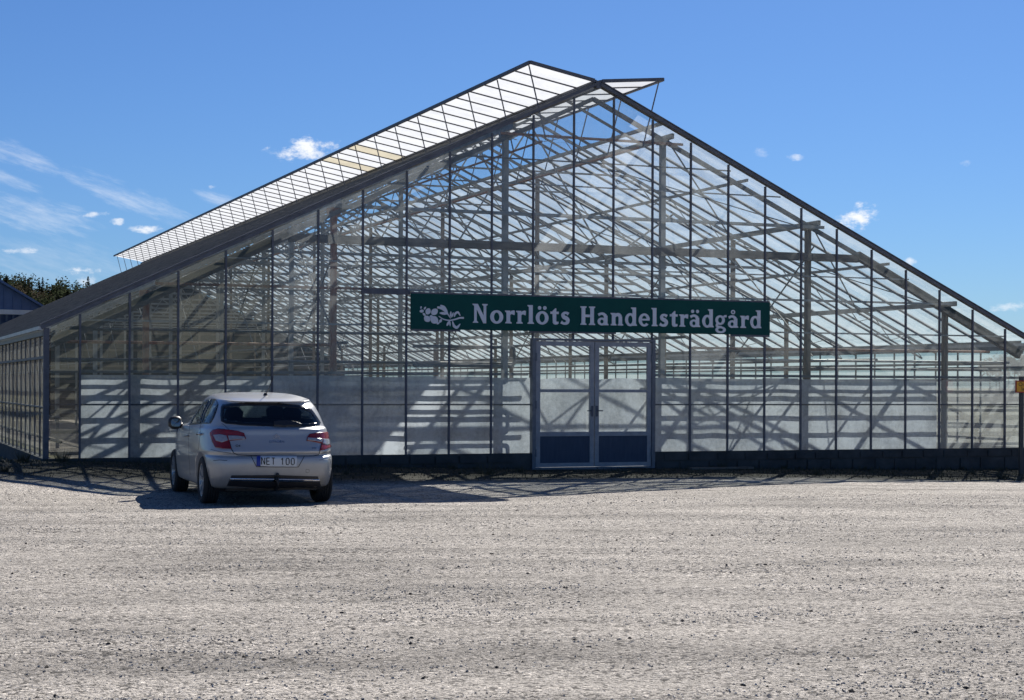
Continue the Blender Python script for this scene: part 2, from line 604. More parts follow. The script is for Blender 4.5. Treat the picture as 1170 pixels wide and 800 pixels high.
def lerp_tab(tab, x):
    if x <= tab[0][0]:
        return tab[0][1]
    for (a, va), (b, vb) in zip(tab, tab[1:]):
        if x <= b:
            t = (x - a) / (b - a)
            return va + (vb - va) * t
    return tab[-1][1]


# ------------------------------------------------------------------ ground
def ground_z(x, y):
    g = lerp_tab([(-16, 0.36), (-9.9, 0.31), (-5, 0.16), (-1.2, 0.045), (1, 0.04), (5, -0.03), (10, -0.10), (16, -0.15)], x)
    w = sstep(lerp_tab([(-16, -9.0), (-12, -7.0), (-8, -3.6), (-5, -3.4)], x), -0.4, y)
    z = g * w
    z += -0.20 * sstep(0, 10, x) * sstep(-9, -3, y) * (1 - sstep(-3.0, -0.2, y))
    z += 0.05 * sstep(-7.0, -8.6, y) * 1.3 * (1 - sstep(-9.5, -14, y)) * sstep(4, -2, x)
    if y > 0.5:
        z -= 0.25 * sstep(0.5, 2.0, y)
    return z


RUTS = [(-14.3, .02, .020), (-16.6, -.03, .022), (-18.0, .05, .018), (-20.6, .03, .022), (-22.5, -.05, .02), (-12.0, .1, .014), (-24.3, .02, .02)]


def ground_bump(x, y):
    c, s = math.cos(PSI - R(3)), math.sin(PSI - R(3))
    a, b = c * x - s * y, s * x + c * y
    v = noise.fractal(Vector((a * 0.22, b * 1.5, 0)), 1.0, 2.0, 4) * 0.014
    # wheel ruts of cars that crossed the yard
    for b0, sl, w in RUTS:
        q = b - b0 - sl * a - 0.35 * math.sin(a * 0.21 + b0)
        for o in (-0.75, 0.75):
            e = (q - o) / 0.17
            if abs(e) < 3.5:
                v += w * (0.6 + .8 * noise.noise(Vector((a * .5, b0, 0)))) * (-math.exp(-e * e) + 0.65 * math.exp(-(abs(e) - 1.7) ** 2 * 1.5))
    v += noise.fractal(Vector((x * 1.7, y * 1.7, 4)), 0.9, 2.0, 4) * 0.010
    return v


def axis(lo, hi, step, far):
    a = []
    x = lo
    while x < hi + 1e-6:
        a.append(x)
        x += step
    st = step
    x = hi
    while x < far:
        st *= 1.35
        x += st
        a.append(x)
    st, x = step, lo
    pre = []
    while x > -far:
        st *= 1.35
        x -= st
        pre.append(x)
    return pre[::-1] + a


xs, ys = axis(-23, 15, 0.16, 1800), axis(-25, 3, 0.10, 1800)
mb = MB()
for yy in ys:
    for xx in xs:
        near = 1.0 if (-23.1 < xx < 15.1 and -25.1 < yy < 3.1) else 0.0
        mb.v.append((xx, yy, ground_z(xx, yy) + (ground_bump(xx, yy) if near else 0.0)))
nx = len(xs)
for j in range(len(ys) - 1):
    for i in range(nx - 1):
        a = j * nx + i
        mb.f.append((a, a + 1, a + nx + 1, a + nx))
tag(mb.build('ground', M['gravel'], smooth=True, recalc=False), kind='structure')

# loose stones lying on the yard
def stones(count, rmin, rmax, m, seed):
    rnd = random.Random(seed)
    b = MB()
    for _ in range(count):
        d = 8.2 + 17 * rnd.random() ** 1.25
        X = (rnd.random() - 0.5) * 2 * (d * 0.33 + 0.6)
        x = CAM.x + X * math.cos(PSI) + d * math.sin(PSI)
        y = CAM.y - X * math.sin(PSI) + d * math.cos(PSI)
        if y > -0.6:
            continue
        # stones gather in loose drifts between the wheel tracks
        if noise.noise(Vector((x * 0.5, y * 1.3, 7))) + 0.25 < rnd.random() * 0.7:
            continue
        z = ground_z(x, y) + ground_bump(x, y)
        r = rmin + (rmax - rmin) * rnd.random() ** 3
        n = len(b.v)
        an = rnd.random() * 6.28
        ca, sa = math.cos(an), math.sin(an)
        ex, ey, ez = r * (0.8 + rnd.random()), r * (0.6 + 0.6 * rnd.random()), r * (0.5 + 0.4 * rnd.random())
        for px, py, pz in ((1, 0, 0), (0.2, 1, 0.1), (-1, .1, 0), (0, -1, 0), (.25, .2, 1), (-.3, -.2, .9), (0, 0, -.6)):
            px, py, pz = px * ex * (.8 + .4 * rnd.random()), py * ey * (.8 + .4 * rnd.random()), pz * ez
            b.v.append((x + ca * px - sa * py, y + sa * px + ca * py, z + pz + ez * 0.2))
        b.f += [tuple(n + i for i in q) for q in ((0, 1, 4), (1, 2, 5), (1, 5, 4), (2, 3, 5), (3, 0, 4), (3, 4, 5), (0, 6, 1), (1, 6, 2), (2, 6, 3), (3, 6, 0))]
    return tag(b.build('gravel', m, recalc=False), 'loose pale stones scattered over the gravel yard', 'gravel', kind='stuff')


stones(80000, 0.0035, 0.0098, M['stone'], 3)
g2 = stones(3600, 0.0035, 0.016, M['darkstone'], 5)
g2['label'] = 'dark clods and stones lying on the gravel yard'

# weeds and dead grass along the foot of the gable
b = MB()
rnd = random.Random(11)
for _ in range(8000):
    x = -16 + 27 * rnd.random()
    y = -0.05 - 2.6 * rnd.random() ** 1.8
    if -1.5 < x < 1.6 and y > -0.7:
        continue
    z = ground_z(x, y)
    h = 0.02 + 0.07 * rnd.random() ** 2.6
    an = rnd.random() * 6.28
    dx, dy = math.cos(an) * 0.012, math.sin(an) * 0.012
    lx, ly = (rnd.random() - .5) * h * 1.4, (rnd.random() - .5) * h * 1.4
    b.poly([(x - dx, y - dy, z - .01), (x + dx, y + dy, z - .01), (x + lx, y + ly, z + h)])
for _ in range(46):
    tx, ty = -15 + 26 * rnd.random(), -0.12 - 0.5 * rnd.random() ** 2 - (1.6 * rnd.random() if rnd.random() < .3 else 0)
    if -1.7 < tx < 1.7:
        continue
    hh = 0.07 + 0.20 * rnd.random() ** 1.6
    for _ in range(50):
        an, r_ = rnd.random() * 6.28, hh * .5 * rnd.random()
        x, y = tx + r_ * math.cos(an), ty + r_ * math.sin(an) * .6
        z = ground_z(x, y)
        h = hh * rnd.uniform(.4, 1.1)
        b.poly([(x - .006, y, z - .01), (x + .006, y + .004, z - .01), (x + math.cos(an) * h * .5, y + math.sin(an) * h * .4, z + h)])
tag(b.build('grass', M['grass'], recalc=False), 'low dry weeds along the foot of the glass gable', 'grass', kind='stuff')

# ------------------------------------------------------------------ greenhouse
GX, APEX, SLOPE, HALF, LEN = 0.09, 7.255, 0.47, 10.0, 52.0
XL, XR = -9.90, 10.08
GB = 0.345                                # underside of the glass
MC, PITCH = 0.02, 0.815
EAVE = APEX - SLOPE * HALF


def roof(x):
    return APEX - SLOPE * abs(x - GX)


gh = empty('greenhouse', (0, 0, 0), 'long glass greenhouse with a gabled front, ridge vents propped open and a green sign', 'greenhouse')

# foundation: concrete blocks below the glass
rnd = random.Random(4)
for a, c in ((XL - 0.06, MC - 1.26), (MC + 1.26, XR + 0.06)):
    b = MB().box((a, -0.07, -0.6), (c, 0.10, GB))
    x = a
    while x < c - 0.7:
        w = 0.45 + 0.2 * rnd.random()
        b.box((x + .02, -0.085 - 0.014 * rnd.random(), -0.3), (x + w - 0.02, -0.06, 0.155))
        b.box((x + 0.2, -0.085 - 0.014 * rnd.random(), 0.185), (x + w + .16, -0.06, GB - 0.03 - .02 * rnd.random()))
        x += w
    b.build('foundation_wall', M['concrete'], gh)
for a, c in ((XL - 0.06, XL + 0.12), (XR - 0.12, XR + 0.06)):
    MB().box((a, 0.11, -0.6), (c, LEN, GB)).build('foundation_wall', M['concrete'], gh)

mull = [MC - 1.2225 - PITCH * k for k in range(10, -1, -1)] + [MC - PITCH / 2, MC + PITCH / 2] + [MC + 1.2225 + PITCH * k for k in range(11)]
mull = [m for m in mull if XL + .2 < m < XR - .15]
DOOR_T = 2.425
for i, x in enumerate(mull):
    z0 = GB
    if abs(x - MC) < 1.0:
        z0 = DOOR_T + 0.02
    MB().box((x - 0.016, -0.026, z0), (x + 0.016, 0.018, roof(x) - 0.07)).build('mullion', M['dark_alu'], gh)
for x in (XL, XR):
    MB().box((x - 0.045, -0.045, -0.3), (x + 0.045, 0.05, roof(x) - 0.05)).build('corner_post', M['dark_alu'], gh)

# gable glass, one pane column per bay
edges = [XL + .06] + mull + [XR - .06]
for x0, x1 in zip(edges, edges[1:]):
    mid = (x0 + x1) / 2
    a, c = x0 + 0.012, x1 - 0.012
    zb = GB if abs(mid - MC) > 1.25 else DOOR_T + 0.03
    cuts = [zb] + [z for z in (1.24, 3.34, 4.75, 6.1) if zb + .3 < z < min(roof(a), roof(c)) - 0.15]
    b = MB()
    for j, z in enumerate(cuts):
        yy = 0.0 + (0.004 if j % 2 else 0.0)
        ti, tj = random.uniform(-.006, .006), random.uniform(-.004, .004)
        if j + 1 < len(cuts):
            b.poly([(a, yy, z), (c, yy + tj, z), (c, yy + ti + tj, cuts[j + 1] + .01), (a, yy + ti, cuts[j + 1] + .01)])
        else:
            top = [(c, yy, roof(c) - 0.06)]
            if a < GX < c:
                top.append((GX, yy, APEX - 0.06))
            top.append((a, yy, roof(a) - 0.06))
            b.poly([(a, yy, z), (c, yy, z)] + top)
    b.build('gable_pane', M['algae_glass' if mid < -6.3 else 'glass'], gh, recalc=False)

# white film hung inside the lowest panes
for x0, x1 in zip(edges, edges[1:]):
    mid = (x0 + x1) / 2
    if mid < XL + 0.5 or abs(mid - MC) < 1.25:
        continue
    b = MB()
    top = 1.745 + 0.012 * math.sin(mid * 5)
    n = 6
    for k in range(n):
        for j in range(4):
            xa, xb = x0 + (x1 - x0) * k / n, x0 + (x1 - x0) * (k + 1) / n
            za, zb = GB + (top - GB) * j / 4, GB + (top - GB) * (j + 1) / 4
            q = lambda X, Z: (X, 0.075 + 0.02 * noise.noise(Vector((X * 2.1, 0, Z * 1.5))), Z)
            b.poly([q(xa, za), q(xb, za), q(xb, zb), q(xa, zb)])
    b.build('white_film', M['thin_film' if mid > 7.75 else 'sheet'], gh, recalc=False)

# horizontal bars of the gable
def hbar(x0, x1, z, y=0.0, w=0.05, h=0.03, m='dark_alu', name='transom'):
    return MB().box((x0, y - w / 2, z - h / 2), (x1, y + w / 2, z + h / 2)).build(name, M[m], gh)


hbar(XL, MC - 1.22, 1.24, 0.028, 0.03, 0.028)
hbar(MC + 1.22, XR, 1.24, 0.028, 0.03, 0.028)
hbar(-4.5, -3.6, 3.25, -0.05, 0.05, 0.09)
hbar(-8.1, -3.6, 3.30, 0.10, 0.04, 0.045, 'rust', 'tie_rail')
hbar(-3.6, 8.2, 3.30, 0.10, 0.04, 0.04, 'steel', 'tie_rail')
hbar(-9.4, 9.5, 2.66, 0.14, 0.03, 0.03, 'steel', 'tie_rail')
hbar(-7.0, 7.1, 3.78, 0.12, 0.025, 0.025, 'steel', 'tie_rail')
hbar(-3.9, 4.1, 5.32, 0.12, 0.025, 0.025, 'steel', 'tie_rail')
hbar(-2.9, 3.0, 5.78, 0.14, 0.025, 0.025, 'bar', 'tie_rail')
hbar(-4.95, 5.1, 4.76, 0.13, 0.05, 0.06, 'steel', 'tie_rail')
hbar(-1.8, 1.95, 6.23, 0.13, 0.04, 0.045, 'rust', 'tie_rail')
hbar(XL + 0.1, MC - 1.25, 1.80, 0.16, 0.05, 0.05, 'bar', 'tie_rail')
hbar(MC + 1.25, XR - 0.1, 1.80, 0.16, 0.05, 0.05, 'bar', 'tie_rail')
# battens behind the white film
for z in (0.42, 0.78, 1.12, 1.50):
    hbar(XL + .1, MC - 1.3, z, 0.22, 0.04, 0.06, 'bar', 'batten')
    hbar(MC + 1.3, XR - .1, z, 0.22, 0.04, 0.06, 'bar', 'batten')
# sloping rafters just inside the gable: tie beam and two lower chords
MB().beam((-5.75, 0.22, 4.17), (5.95, 0.22, 4.17), 0.10, 0.15).build('tie_beam', M['wood'], gh)
for s in (-1, 1):
    MB().beam((GX + s * 5.85, 0.22, 4.24), (GX + s * 9.85, 0.22, 2.28), 0.10, 0.17).build('gable_rafter', M['wood'], gh)
    MB().beam((GX, 0.2, APEX - 0.26), (GX + s * 9.9, 0.2, EAVE - 0.22), 0.06, 0.08).build('gable_rafter', M['bar'], gh)
# posts behind the gable
for x, m in ((-8.21, 'rust'), (-4.90, 'rust'), (-1.62, 'steel'), (1.63, 'steel'), (4.87, 'brown'), (8.15, 'brown')):
    b = MB().box((x - 0.05, 0.30, -0.2), (x + 0.05, 0.40, roof(x) - 0.16))
    b.box((x - 0.11, 0.285, roof(x) - 0.30), (x + 0.11, 0.415, roof(x) - 0.17))
    po = b.build('gable_post', M[m], gh)
    if m == 'rust':
        po['label'] = 'rusty red gable post'

# verge rails along the two rakes, ridge and eaves
for s in (-1, 1):
    x1 = GX + s * (HALF + 0.08)
    b = MB().beam((GX + s * 0.04, -0.03, APEX - 0.02), (x1, -0.03, EAVE - 0.045), 0.07, 0.06)
    b.beam((GX + s * 0.04, 0.0, APEX + 0.04), (x1, 0.0, EAVE + 0.015), 0.12, 0.018)
    b.build('verge_rail', M['verge'], gh)
    xe = XL if s < 0 else XR
    g = MB().box((xe - 0.03 + s * .10, -0.05, EAVE - 0.08), (xe + 0.03 + s * .10, LEN, EAVE - 0.02))
    g.build('gutter', M['gutter'], gh)
    MB().box((xe - 0.05, 0.08, EAVE - 0.17), (xe + 0.05, LEN, EAVE - 0.085)).build('eave_beam', M['alu'], gh)
MB().box((GX - 0.05, -0.05, APEX - 0.10), (GX + 0.05, LEN, APEX + 0.045)).build('ridge_beam', M['dark_alu'], gh)

# roof glass below the vents
VENT_W = 1.35
NB = int(LEN / PITCH)
for s in (-1, 1):
    b = MB()
    xa, xb = GX + s * VENT_W, GX + s * (HALF + 0.02)
    for k in range(NB):
        y0, y1 = 0.06 + PITCH * k, 0.06 + PITCH * (k + 1)
        nseg = 6
        for j in range(nseg):
            ua, ub = xa + (xb - xa) * j / nseg, xa + (xb - xa) * (j + 1) / nseg
            o = 0.0015 * ((j + k) % 3)
            b.poly([(ua, y0, roof(ua) + o), (ub, y0, roof(ub) + o), (ub, y1, roof(ub) + o), (ua, y1, roof(ua) + o)])
    b.build('roof_glass', M['roof_glass'], gh, recalc=False)
    rest = MB()
    for k in range(NB + 1):
        y = 0.06 + PITCH * k
        bb = MB() if k < 45 else rest
        bb.beam((xa, y, roof(xa) + 0.002), (xb, y, roof(xb) + 0.002), 0.030, 0.055)
        if k < 45:
            bb.build('glazing_bar', M['bar'], gh)
    tag(rest.build('glazing_bar', M['bar'], gh), kind='stuff')
    # short bars in the vent opening (every second one reaches the ridge)
    for k in range(0, NB + 1, 2):
        y = 0.06 + PITCH * k
        MB().beam((GX + s * 0.05, y, APEX - 0.03), (xa, y, roof(xa) - 0.01), 0.034, 0.05).build('opening_bar', M['bar'], gh)
    # purlins
    for k in range(1, 7):
        x = GX + s * 1.63 * k
        big = k % 2
        MB().beam((x, 0.1, roof(x) - 0.11), (x, LEN, roof(x) - 0.11), 0.06 if big else 0.04, 0.10 if big else 0.055).build('purlin', M['steel'], gh)
    MB().beam((xa, 0.05, roof(xa) - 0.03), (xa, LEN, roof(xa) - 0.03), 0.07, 0.06).build('vent_sill', M['steel'], gh)

# trusses
FR = 3.26
nfr = int(LEN / FR)
for j in range(1, nfr + 1):
    y = 0.06 + FR * j
    b = MB()
    ch = 0.30
    for s in (-1, 1):
        b.beam((GX, y, APEX - 0.19), (GX + s * 9.95, y, EAVE - 0.17), 0.04, 0.055)
        b.beam((GX + s * 0.2, y, APEX - 0.2 - ch), (GX + s * 9.6, y, EAVE - 0.2 - ch + 0.19), 0.03, 0.035)
        n = 22
        for k in range(n):
            u0 = 0.3 + 9.3 * k / n
            u1 = 0.3 + 9.3 * (k + 1) / n
            za, zb = APEX - 0.19 - SLOPE * u0, APEX - 0.19 - SLOPE * u1
            if k % 2:
                b.beam((GX + s * u0, y, za), (GX + s * u1, y, zb - ch), 0.014)
            else:
                b.beam((GX + s * u0, y, za - ch), (GX + s * u1, y, zb), 0.014)
        # web of the upper truss
        b.beam((GX, y, APEX - 0.3), (GX + s * 1.75, y, 4.2), 0.028)
        b.beam((GX + s * 1.75, y, 4.2), (GX + s * 3.3, y, roof(GX + 3.3) - 0.45), 0.035)
        b.beam((GX + s * 3.3, y, roof(GX + 3.3) - 0.45), (GX + s * 4.87, y, 4.2), 0.035)
    b.beam((GX - 5.6, y, 4.17), (GX + 5.6, y, 4.17), 0.04, 0.055)
    b.beam((GX - 2.2, y, 6.0), (GX + 2.2, y, 6.0), 0.035)
    b.build('roof_truss', M['steel'], gh)
    for x in ((-4.9, 4.87) if j % 2 else (-8.2, -1.62, 1.63, 8.15)):
        MB().box((x - 0.04, y + 0.04, -0.2), (x + 0.04, y + 0.12, roof(x) - 0.25)).build('inner_post', M['brown'] if x > 0 else M['steel'], gh)
# wind bracing in the roof planes and between the posts
for s in (-1, 1):
    b = MB()
    for j in range(0, nfr, 2):
        y0, y1 = 0.3 + FR * j, 0.3 + FR * (j + 1)
        for ua, ub in ((1.7, 4.9), (4.9, 8.1)):
            xa, xb = GX + s * ua, GX + s * ub
            b.beam((xa, y0, roof(xa) - 0.24), (xb, y1, roof(xb) - 0.24), 0.022)
            b.beam((xb, y0, roof(xb) - 0.25), (xa, y1, roof(xa) - 0.25), 0.022)
        xa = GX + s * 4.87
        b.beam((xa, y0, 2.2), (xa, y1, 4.4), 0.022)
        b.beam((xa + .03, y0, 4.4), (xa + .03, y1, 2.2), 0.022)
    b.build('wind_brace', M['bar'], gh)

# side walls
for s, xe in ((-1, XL), (1, XR)):
    b = MB()
    for k in range(NB):
        y0, y1 = 0.08 + PITCH * k, 0.08 + PITCH * (k + 1)
        for z0, z1 in ((GB, 1.45), (1.45, EAVE - 0.17)):
            b.poly([(xe, y0, z0), (xe, y1, z0), (xe, y1, z1), (xe, y0, z1)])
    w = b.build('side_wall', M['side_glass' if s > 0 else 'left_glass'], gh, recalc=False)
    rest = MB()
    for k in range(1, NB + 1):
        y = 0.08 + PITCH * k
        bb = MB() if k <= 40 else rest
        bb.box((xe - 0.016, y - 0.013, GB), (xe + 0.016, y + 0.013, EAVE - 0.17))
        if k <= 40:
            bb.build('mullion', M['bar'] if s > 0 else M['dark_alu'], w)
    tag(rest.build('mullion', M['bar'], w), kind='stuff')
    MB().box((xe - 0.04, 0.1, 2.0), (xe + 0.04, LEN, 2.045)).build('wall_rail', M['dark_alu'], w)
    MB().box((xe - 0.02, 0.1, 1.18), (xe + 0.02, LEN, 1.205)).build('wall_rail', M['bar'], w)

# far gable, boarded up
rg = MB().prism([(XL, LEN, -0.2), (XR, LEN, -0.2), (XR, LEN, roof(XR)), (GX, LEN, APEX), (XL, LEN, roof(XL))], (0, 0.05, 0)).build('rear_gable', M['board'], gh)
b = MB()
for z, w in ((0.9, .12), (1.6, .14), (2.35, .12), (3.1, .1), (3.9, .12), (4.9, .1)):
    h_ = min(9.8, (APEX - z) / SLOPE - .1)
    b.box((GX - h_, LEN - 0.06, z), (GX + h_, LEN - 0.002, z + w))
b.build('batten', M['wood'], rg)

# heating pipes
for i, (x, z) in enumerate(((XR - .3, .5), (XR - .3, .8), (XR - .3, 1.1), (XR - .3, 1.75), (XR - .32, 2.1), (XL + .3, .6), (XL + .3, 1.0), (XL + .32, 1.8),
                            (4.6, 2.35), (-4.6, 2.35), (6.6, 2.15), (2.2, 2.55))):
    MB().tube([(x, 0.5, z), (x, LEN - 0.5, z)], 0.028, 8).build('heating_pipe', M['bar'], gh, True)
for z, x0, x1, m in ((1.96, 1.4, 9.7, 'bar'), (2.12, 1.4, 9.9, 'steel'), (2.34, 2.3, 9.4, 'rust'), (2.0, -9.6, -1.4, 'bar'), (2.3, -9.6, -4.9, 'rust'), (2.52, -9.4, -3, 'bar')):
    MB().tube([(x0, 0.52, z), (x1, 0.52, z)], 0.026, 8).build('heating_pipe', M[m], gh, True)


def loop(x0, x1, z0, z1, y, r=0.06):
    pts = [(x0, y, z1)]
    for cx, cz, a0 in ((x1 - r, z1 - r, 90), (x1 - r, z0 + r, 0)):
        for k in range(5):
            a = R(a0 - k * 22.5)
            pts.append((cx + r * math.cos(a), y, cz + r * math.sin(a)))
    pts.append((x0, y, z0))
    return pts


for z0, z1 in ((0.40, 0.78), (1.02, 1.40), (1.95, 2.30)):
    MB().tube(loop(-3.4, -1.42, z0, z1, 0.36), 0.03, 8).build('heating_pipe', M['bar'], gh, True)

# roof vents: long hinged flaps on both sides of the ridge
for s, tx, tz in ((-1, -1.29, 7.545), (1, 1.445, 7.42)):
    hx, hz = GX + s * 0.05, APEX + 0.045
    vt = empty('roof_vent', (0, 0, 0), None, None)
    vt.parent = gh
    vt['label'] = 'left ridge vent of milky panes, wide open' if s < 0 else 'right ridge vent of milky panes, open'
    restp, restb = MB(), MB()
    for k in range(NB):
        y0, y1 = PITCH * k + .01, PITCH * (k + 1) - .01
        q = [(hx, y0, hz), (tx, y0, tz), (tx, y1, tz), (hx, y1, hz)]
        if k < 45:
            yel = s < 0 and k in (14, 17)
            o = MB().poly(q).build('vent_pane', M['vent_yellow' if yel else 'vent'], vt, recalc=False)
            if yel:
                o['label'] = 'yellowed vent pane'
            MB().beam((hx, PITCH * k, hz), (tx, PITCH * k, tz), 0.022, 0.04).build('vent_bar', M['dark_alu'], vt)
        else:
            restp.poly(q)
            restb.beam((hx, PITCH * k, hz), (tx, PITCH * k, tz), 0.022, 0.04)
    tag(restp.build('vent_pane', M['vent'], vt, recalc=False), kind='stuff')
    tag(restb.build('vent_bar', M['dark_alu'], vt), kind='stuff')
    MB().beam((tx, -0.03, tz), (tx, PITCH * NB + 0.03, tz), 0.05, 0.06).build('edge_rail', M['dark_alu'], vt)
    MB().beam((hx, -0.03, hz - 0.004), (hx, PITCH * NB + 0.03, hz - 0.004), 0.04, 0.04).build('hinge_rail', M['dark_alu'], vt)
    MB().beam((hx + s * .03, -0.035, hz), (tx, -0.035, tz), 0.05, 0.06).build('end_rail', M['dark_alu'], vt)
    MB().tube([(GX + s * 1.0, 0.3, 6.15), (GX + s * 1.0, LEN - 0.3, 6.15)], 0.022, 6).build('drive_shaft', M['rust'], vt)
    for k in range(NB // 2 + 1):
        y = 0.10 + PITCH * 2 * k
        MB().beam((tx - s * 0.03, y, tz - 0.03), (GX + s * 1.0, y, 6.15), 0.020).build('strut', M['dark_alu'], vt)

# floor of the greenhouse
tag(MB().box((XL + .12, 0.12, -0.5), (XR - .12, LEN - .1, 0.02)).build('greenhouse_floor', M['soil']), kind='structure')

# double door
DB = 0.085
fr = MB()
for x in (MC - 1.2225, MC + 1.2225):
    fr.box((x - 0.035, -0.10, DB - .05), (x + 0.035, 0.03, DOOR_T + .0))
fr.box((MC - 1.2575, -0.10, DOOR_T), (MC + 1.2575, 0.03, DOOR_T + 0.04))
fr.box((MC - 1.185, -0.095, DB - 0.06), (MC + 1.185, 0.03, DB - 0.005))
fr.build('door_frame', M['alu'], gh)
for s in (-1, 1):
    x0, x1 = (MC - 1.18, MC - 0.008) if s < 0 else (MC + 0.008, MC + 1.18)
    st, y0, y1 = 0.085, -0.082, -0.03
    b = MB()
    b.box((x0, y0, DB), (x0 + st, y1, DOOR_T - 0.01)).box((x1 - st, y0, DB), (x1, y1, DOOR_T - 0.01))
    for za, zb in ((DB, DB + 0.075), (0.655, 0.735), (1.47, 1.525), (DOOR_T - 0.095, DOOR_T - 0.01)):
        b.box((x0 + st, y0 + 0.002, za), (x1 - st, y1 - 0.002, zb))
    dr = b.build('door', M['frame_door'], gh)
    MB().box((x0 + st, -0.065, DB + 0.076), (x1 - st, -0.045, 0.654)).build('kick_panel', M['kick'], dr)
    for za, zb in ((0.736, 1.469), (1.526, DOOR_T - 0.096)):
        MB().poly([(x0 + st, -0.056, za), (x1 - st, -0.056, za), (x1 - st, -0.056, zb), (x0 + st, -0.056, zb)]).build('door_pane', M['door_glass'], dr, recalc=False)
    for z in (0.35, 1.24, 2.12):
        hx = x0 - 0.006 if s < 0 else x1 + 0.006
        MB().tube([(hx, -0.10, z - 0.07), (hx, -0.10, z + 0.07)], 0.016, 8).build('hinge', M['alu'], dr)
    hx = x1 - 0.04 if s < 0 else x0 + 0.04
    hb = MB().box((hx - 0.022, -0.094, 1.02), (hx + 0.022, -0.0825, 1.22))
    hb.beam((hx, -0.115, 1.13), (hx - s * -0.11, -0.115, 1.125), 0.022)
    hb.build('handle', M['dark_alu'], dr)
    # white film hung behind the lower window
    b = MB()
    b.poly([(x0 + .02, 0.10, 0.3), (x1 - .02, 0.10, 0.3), (x1 - .02, 0.10, 1.72), ((x0 + x1) / 2, 0.12, 1.74), (x0 + .02, 0.10, 1.70)])
    b.build('white_film', M['sheet'], gh, recalc=False)
MB().box((MC - 1.35, -0.55, -0.2), (MC + 1.35, -0.11, DB - 0.045)).build('door_step', M['concrete'], gh)

# plank lying right of the door
pk = MB().beam((1.75, -0.62, ground_z(2, -.6) + 0.03), (3.15, -0.48, ground_z(3, -.5) + 0.035), 0.13, 0.035).build('plank', M['wood'])
tag(pk, 'weathered plank lying on the ground right of the double door', 'plank')

# ------------------------------------------------------------------ shop sign
SX0, SX1, SZ0, SZ1 = -3.592, 3.746, 2.595, 3.228
sg = MB().box((SX0, -0.105, SZ0), (SX1, -0.062, SZ1)).build('shop_sign', M['sign_green'])
tag(sg, 'long dark green sign board with white flower and serif lettering above the door', 'sign')
b = MB()
for x0, x1, dz in ((SX0, -2.65, .035), (-1.3, 0.45, .03), (2.9, SX1, .04)):
    b.box((x0, -0.098, SZ0 - dz), (x1, -0.066, SZ0 - 0.001))
b.box((SX0, -0.098, SZ1 + 0.001), (SX1, -0.066, SZ1 + 0.03))
b.build('sign_batten', M['dark_alu'], sg)


def ell(cx, cy, rx, ry, n=20, a0=0, a1=360):
    return [(cx + rx * math.cos(R(a0 + (a1 - a0) * k / n)), cy + ry * math.sin(R(a0 + (a1 - a0) * k / n))) for k in range(n + (0 if a1 - a0 == 360 else 1))]


def ring(cx, cy, rx, ry, ix, iy, a0=0, a1=360, n=28):
    out = []
    for k in range(n):
        p, q = R(a0 + (a1 - a0) * k / n), R(a0 + (a1 - a0) * (k + 1) / n)
        out.append([(cx + rx * math.cos(p), cy + ry * math.sin(p)), (cx + rx * math.cos(q), cy + ry * math.sin(q)),
                    (cx + ix * math.cos(q), cy + iy * math.sin(q)), (cx + ix * math.cos(p), cy + iy * math.sin(p))])
    return ('strip', out)


def stroke(pts, ws):
    """smooth stroke through pts with widths ws"""
    P, Wd = [], []
    n = len(pts)
    for i in range(n - 1):
        p0, p1, p2, p3 = pts[max(i - 1, 0)], pts[i], pts[i + 1], pts[min(i + 2, n - 1)]
        for k in range(6):
            t = k / 6
            f = lambda a, b, c, d: 0.5 * ((2 * b) + (-a + c) * t + (2 * a - 5 * b + 4 * c - d) * t * t + (-a + 3 * b - 3 * c + d) * t ** 3)
            P.append((f(p0[0], p1[0], p2[0], p3[0]), f(p0[1], p1[1], p2[1], p3[1])))
            Wd.append(ws[i] + (ws[i + 1] - ws[i]) * t)
    P.append(pts[-1])
    Wd.append(ws[-1])
    L, Rr = [], []
    for i, p in enumerate(P):
        a, c = P[max(i - 1, 0)], P[min(i + 1, len(P) - 1)]
        dx, dy = c[0] - a[0], c[1] - a[1]
        l = math.hypot(dx, dy) or 1
        L.append((p[0] - dy / l * Wd[i] / 2, p[1] + dx / l * Wd[i] / 2))
        Rr.append((p[0] + dy / l * Wd[i] / 2, p[1] - dx / l * Wd[i] / 2))
    return ('strip', [[L[i], L[i + 1], Rr[i + 1], Rr[i]] for i in range(len(P) - 1)])


def rc(x0, x1, y0, y1):
    return [(x0, y0), (x1, y0), (x1, y1), (x0, y1)]


def stem(x0, x1, y0, y1, bl=.06, br=.06, tl=.06, tr=0.0):
    """upright with flared feet"""
    p = [(x0 - bl, y0), (x1 + br, y0), (x1 + br, y0 + .05), (x1, y0 + .11), (x1, y1 - .11), (x1 + tr, y1 - .05), (x1 + tr, y1), (x0 - tl, y1), (x0 - tl, y1 - .05), (x0, y1 - .11), (x0, y0 + .11), (x0 - bl, y0 + .05)]
    return p


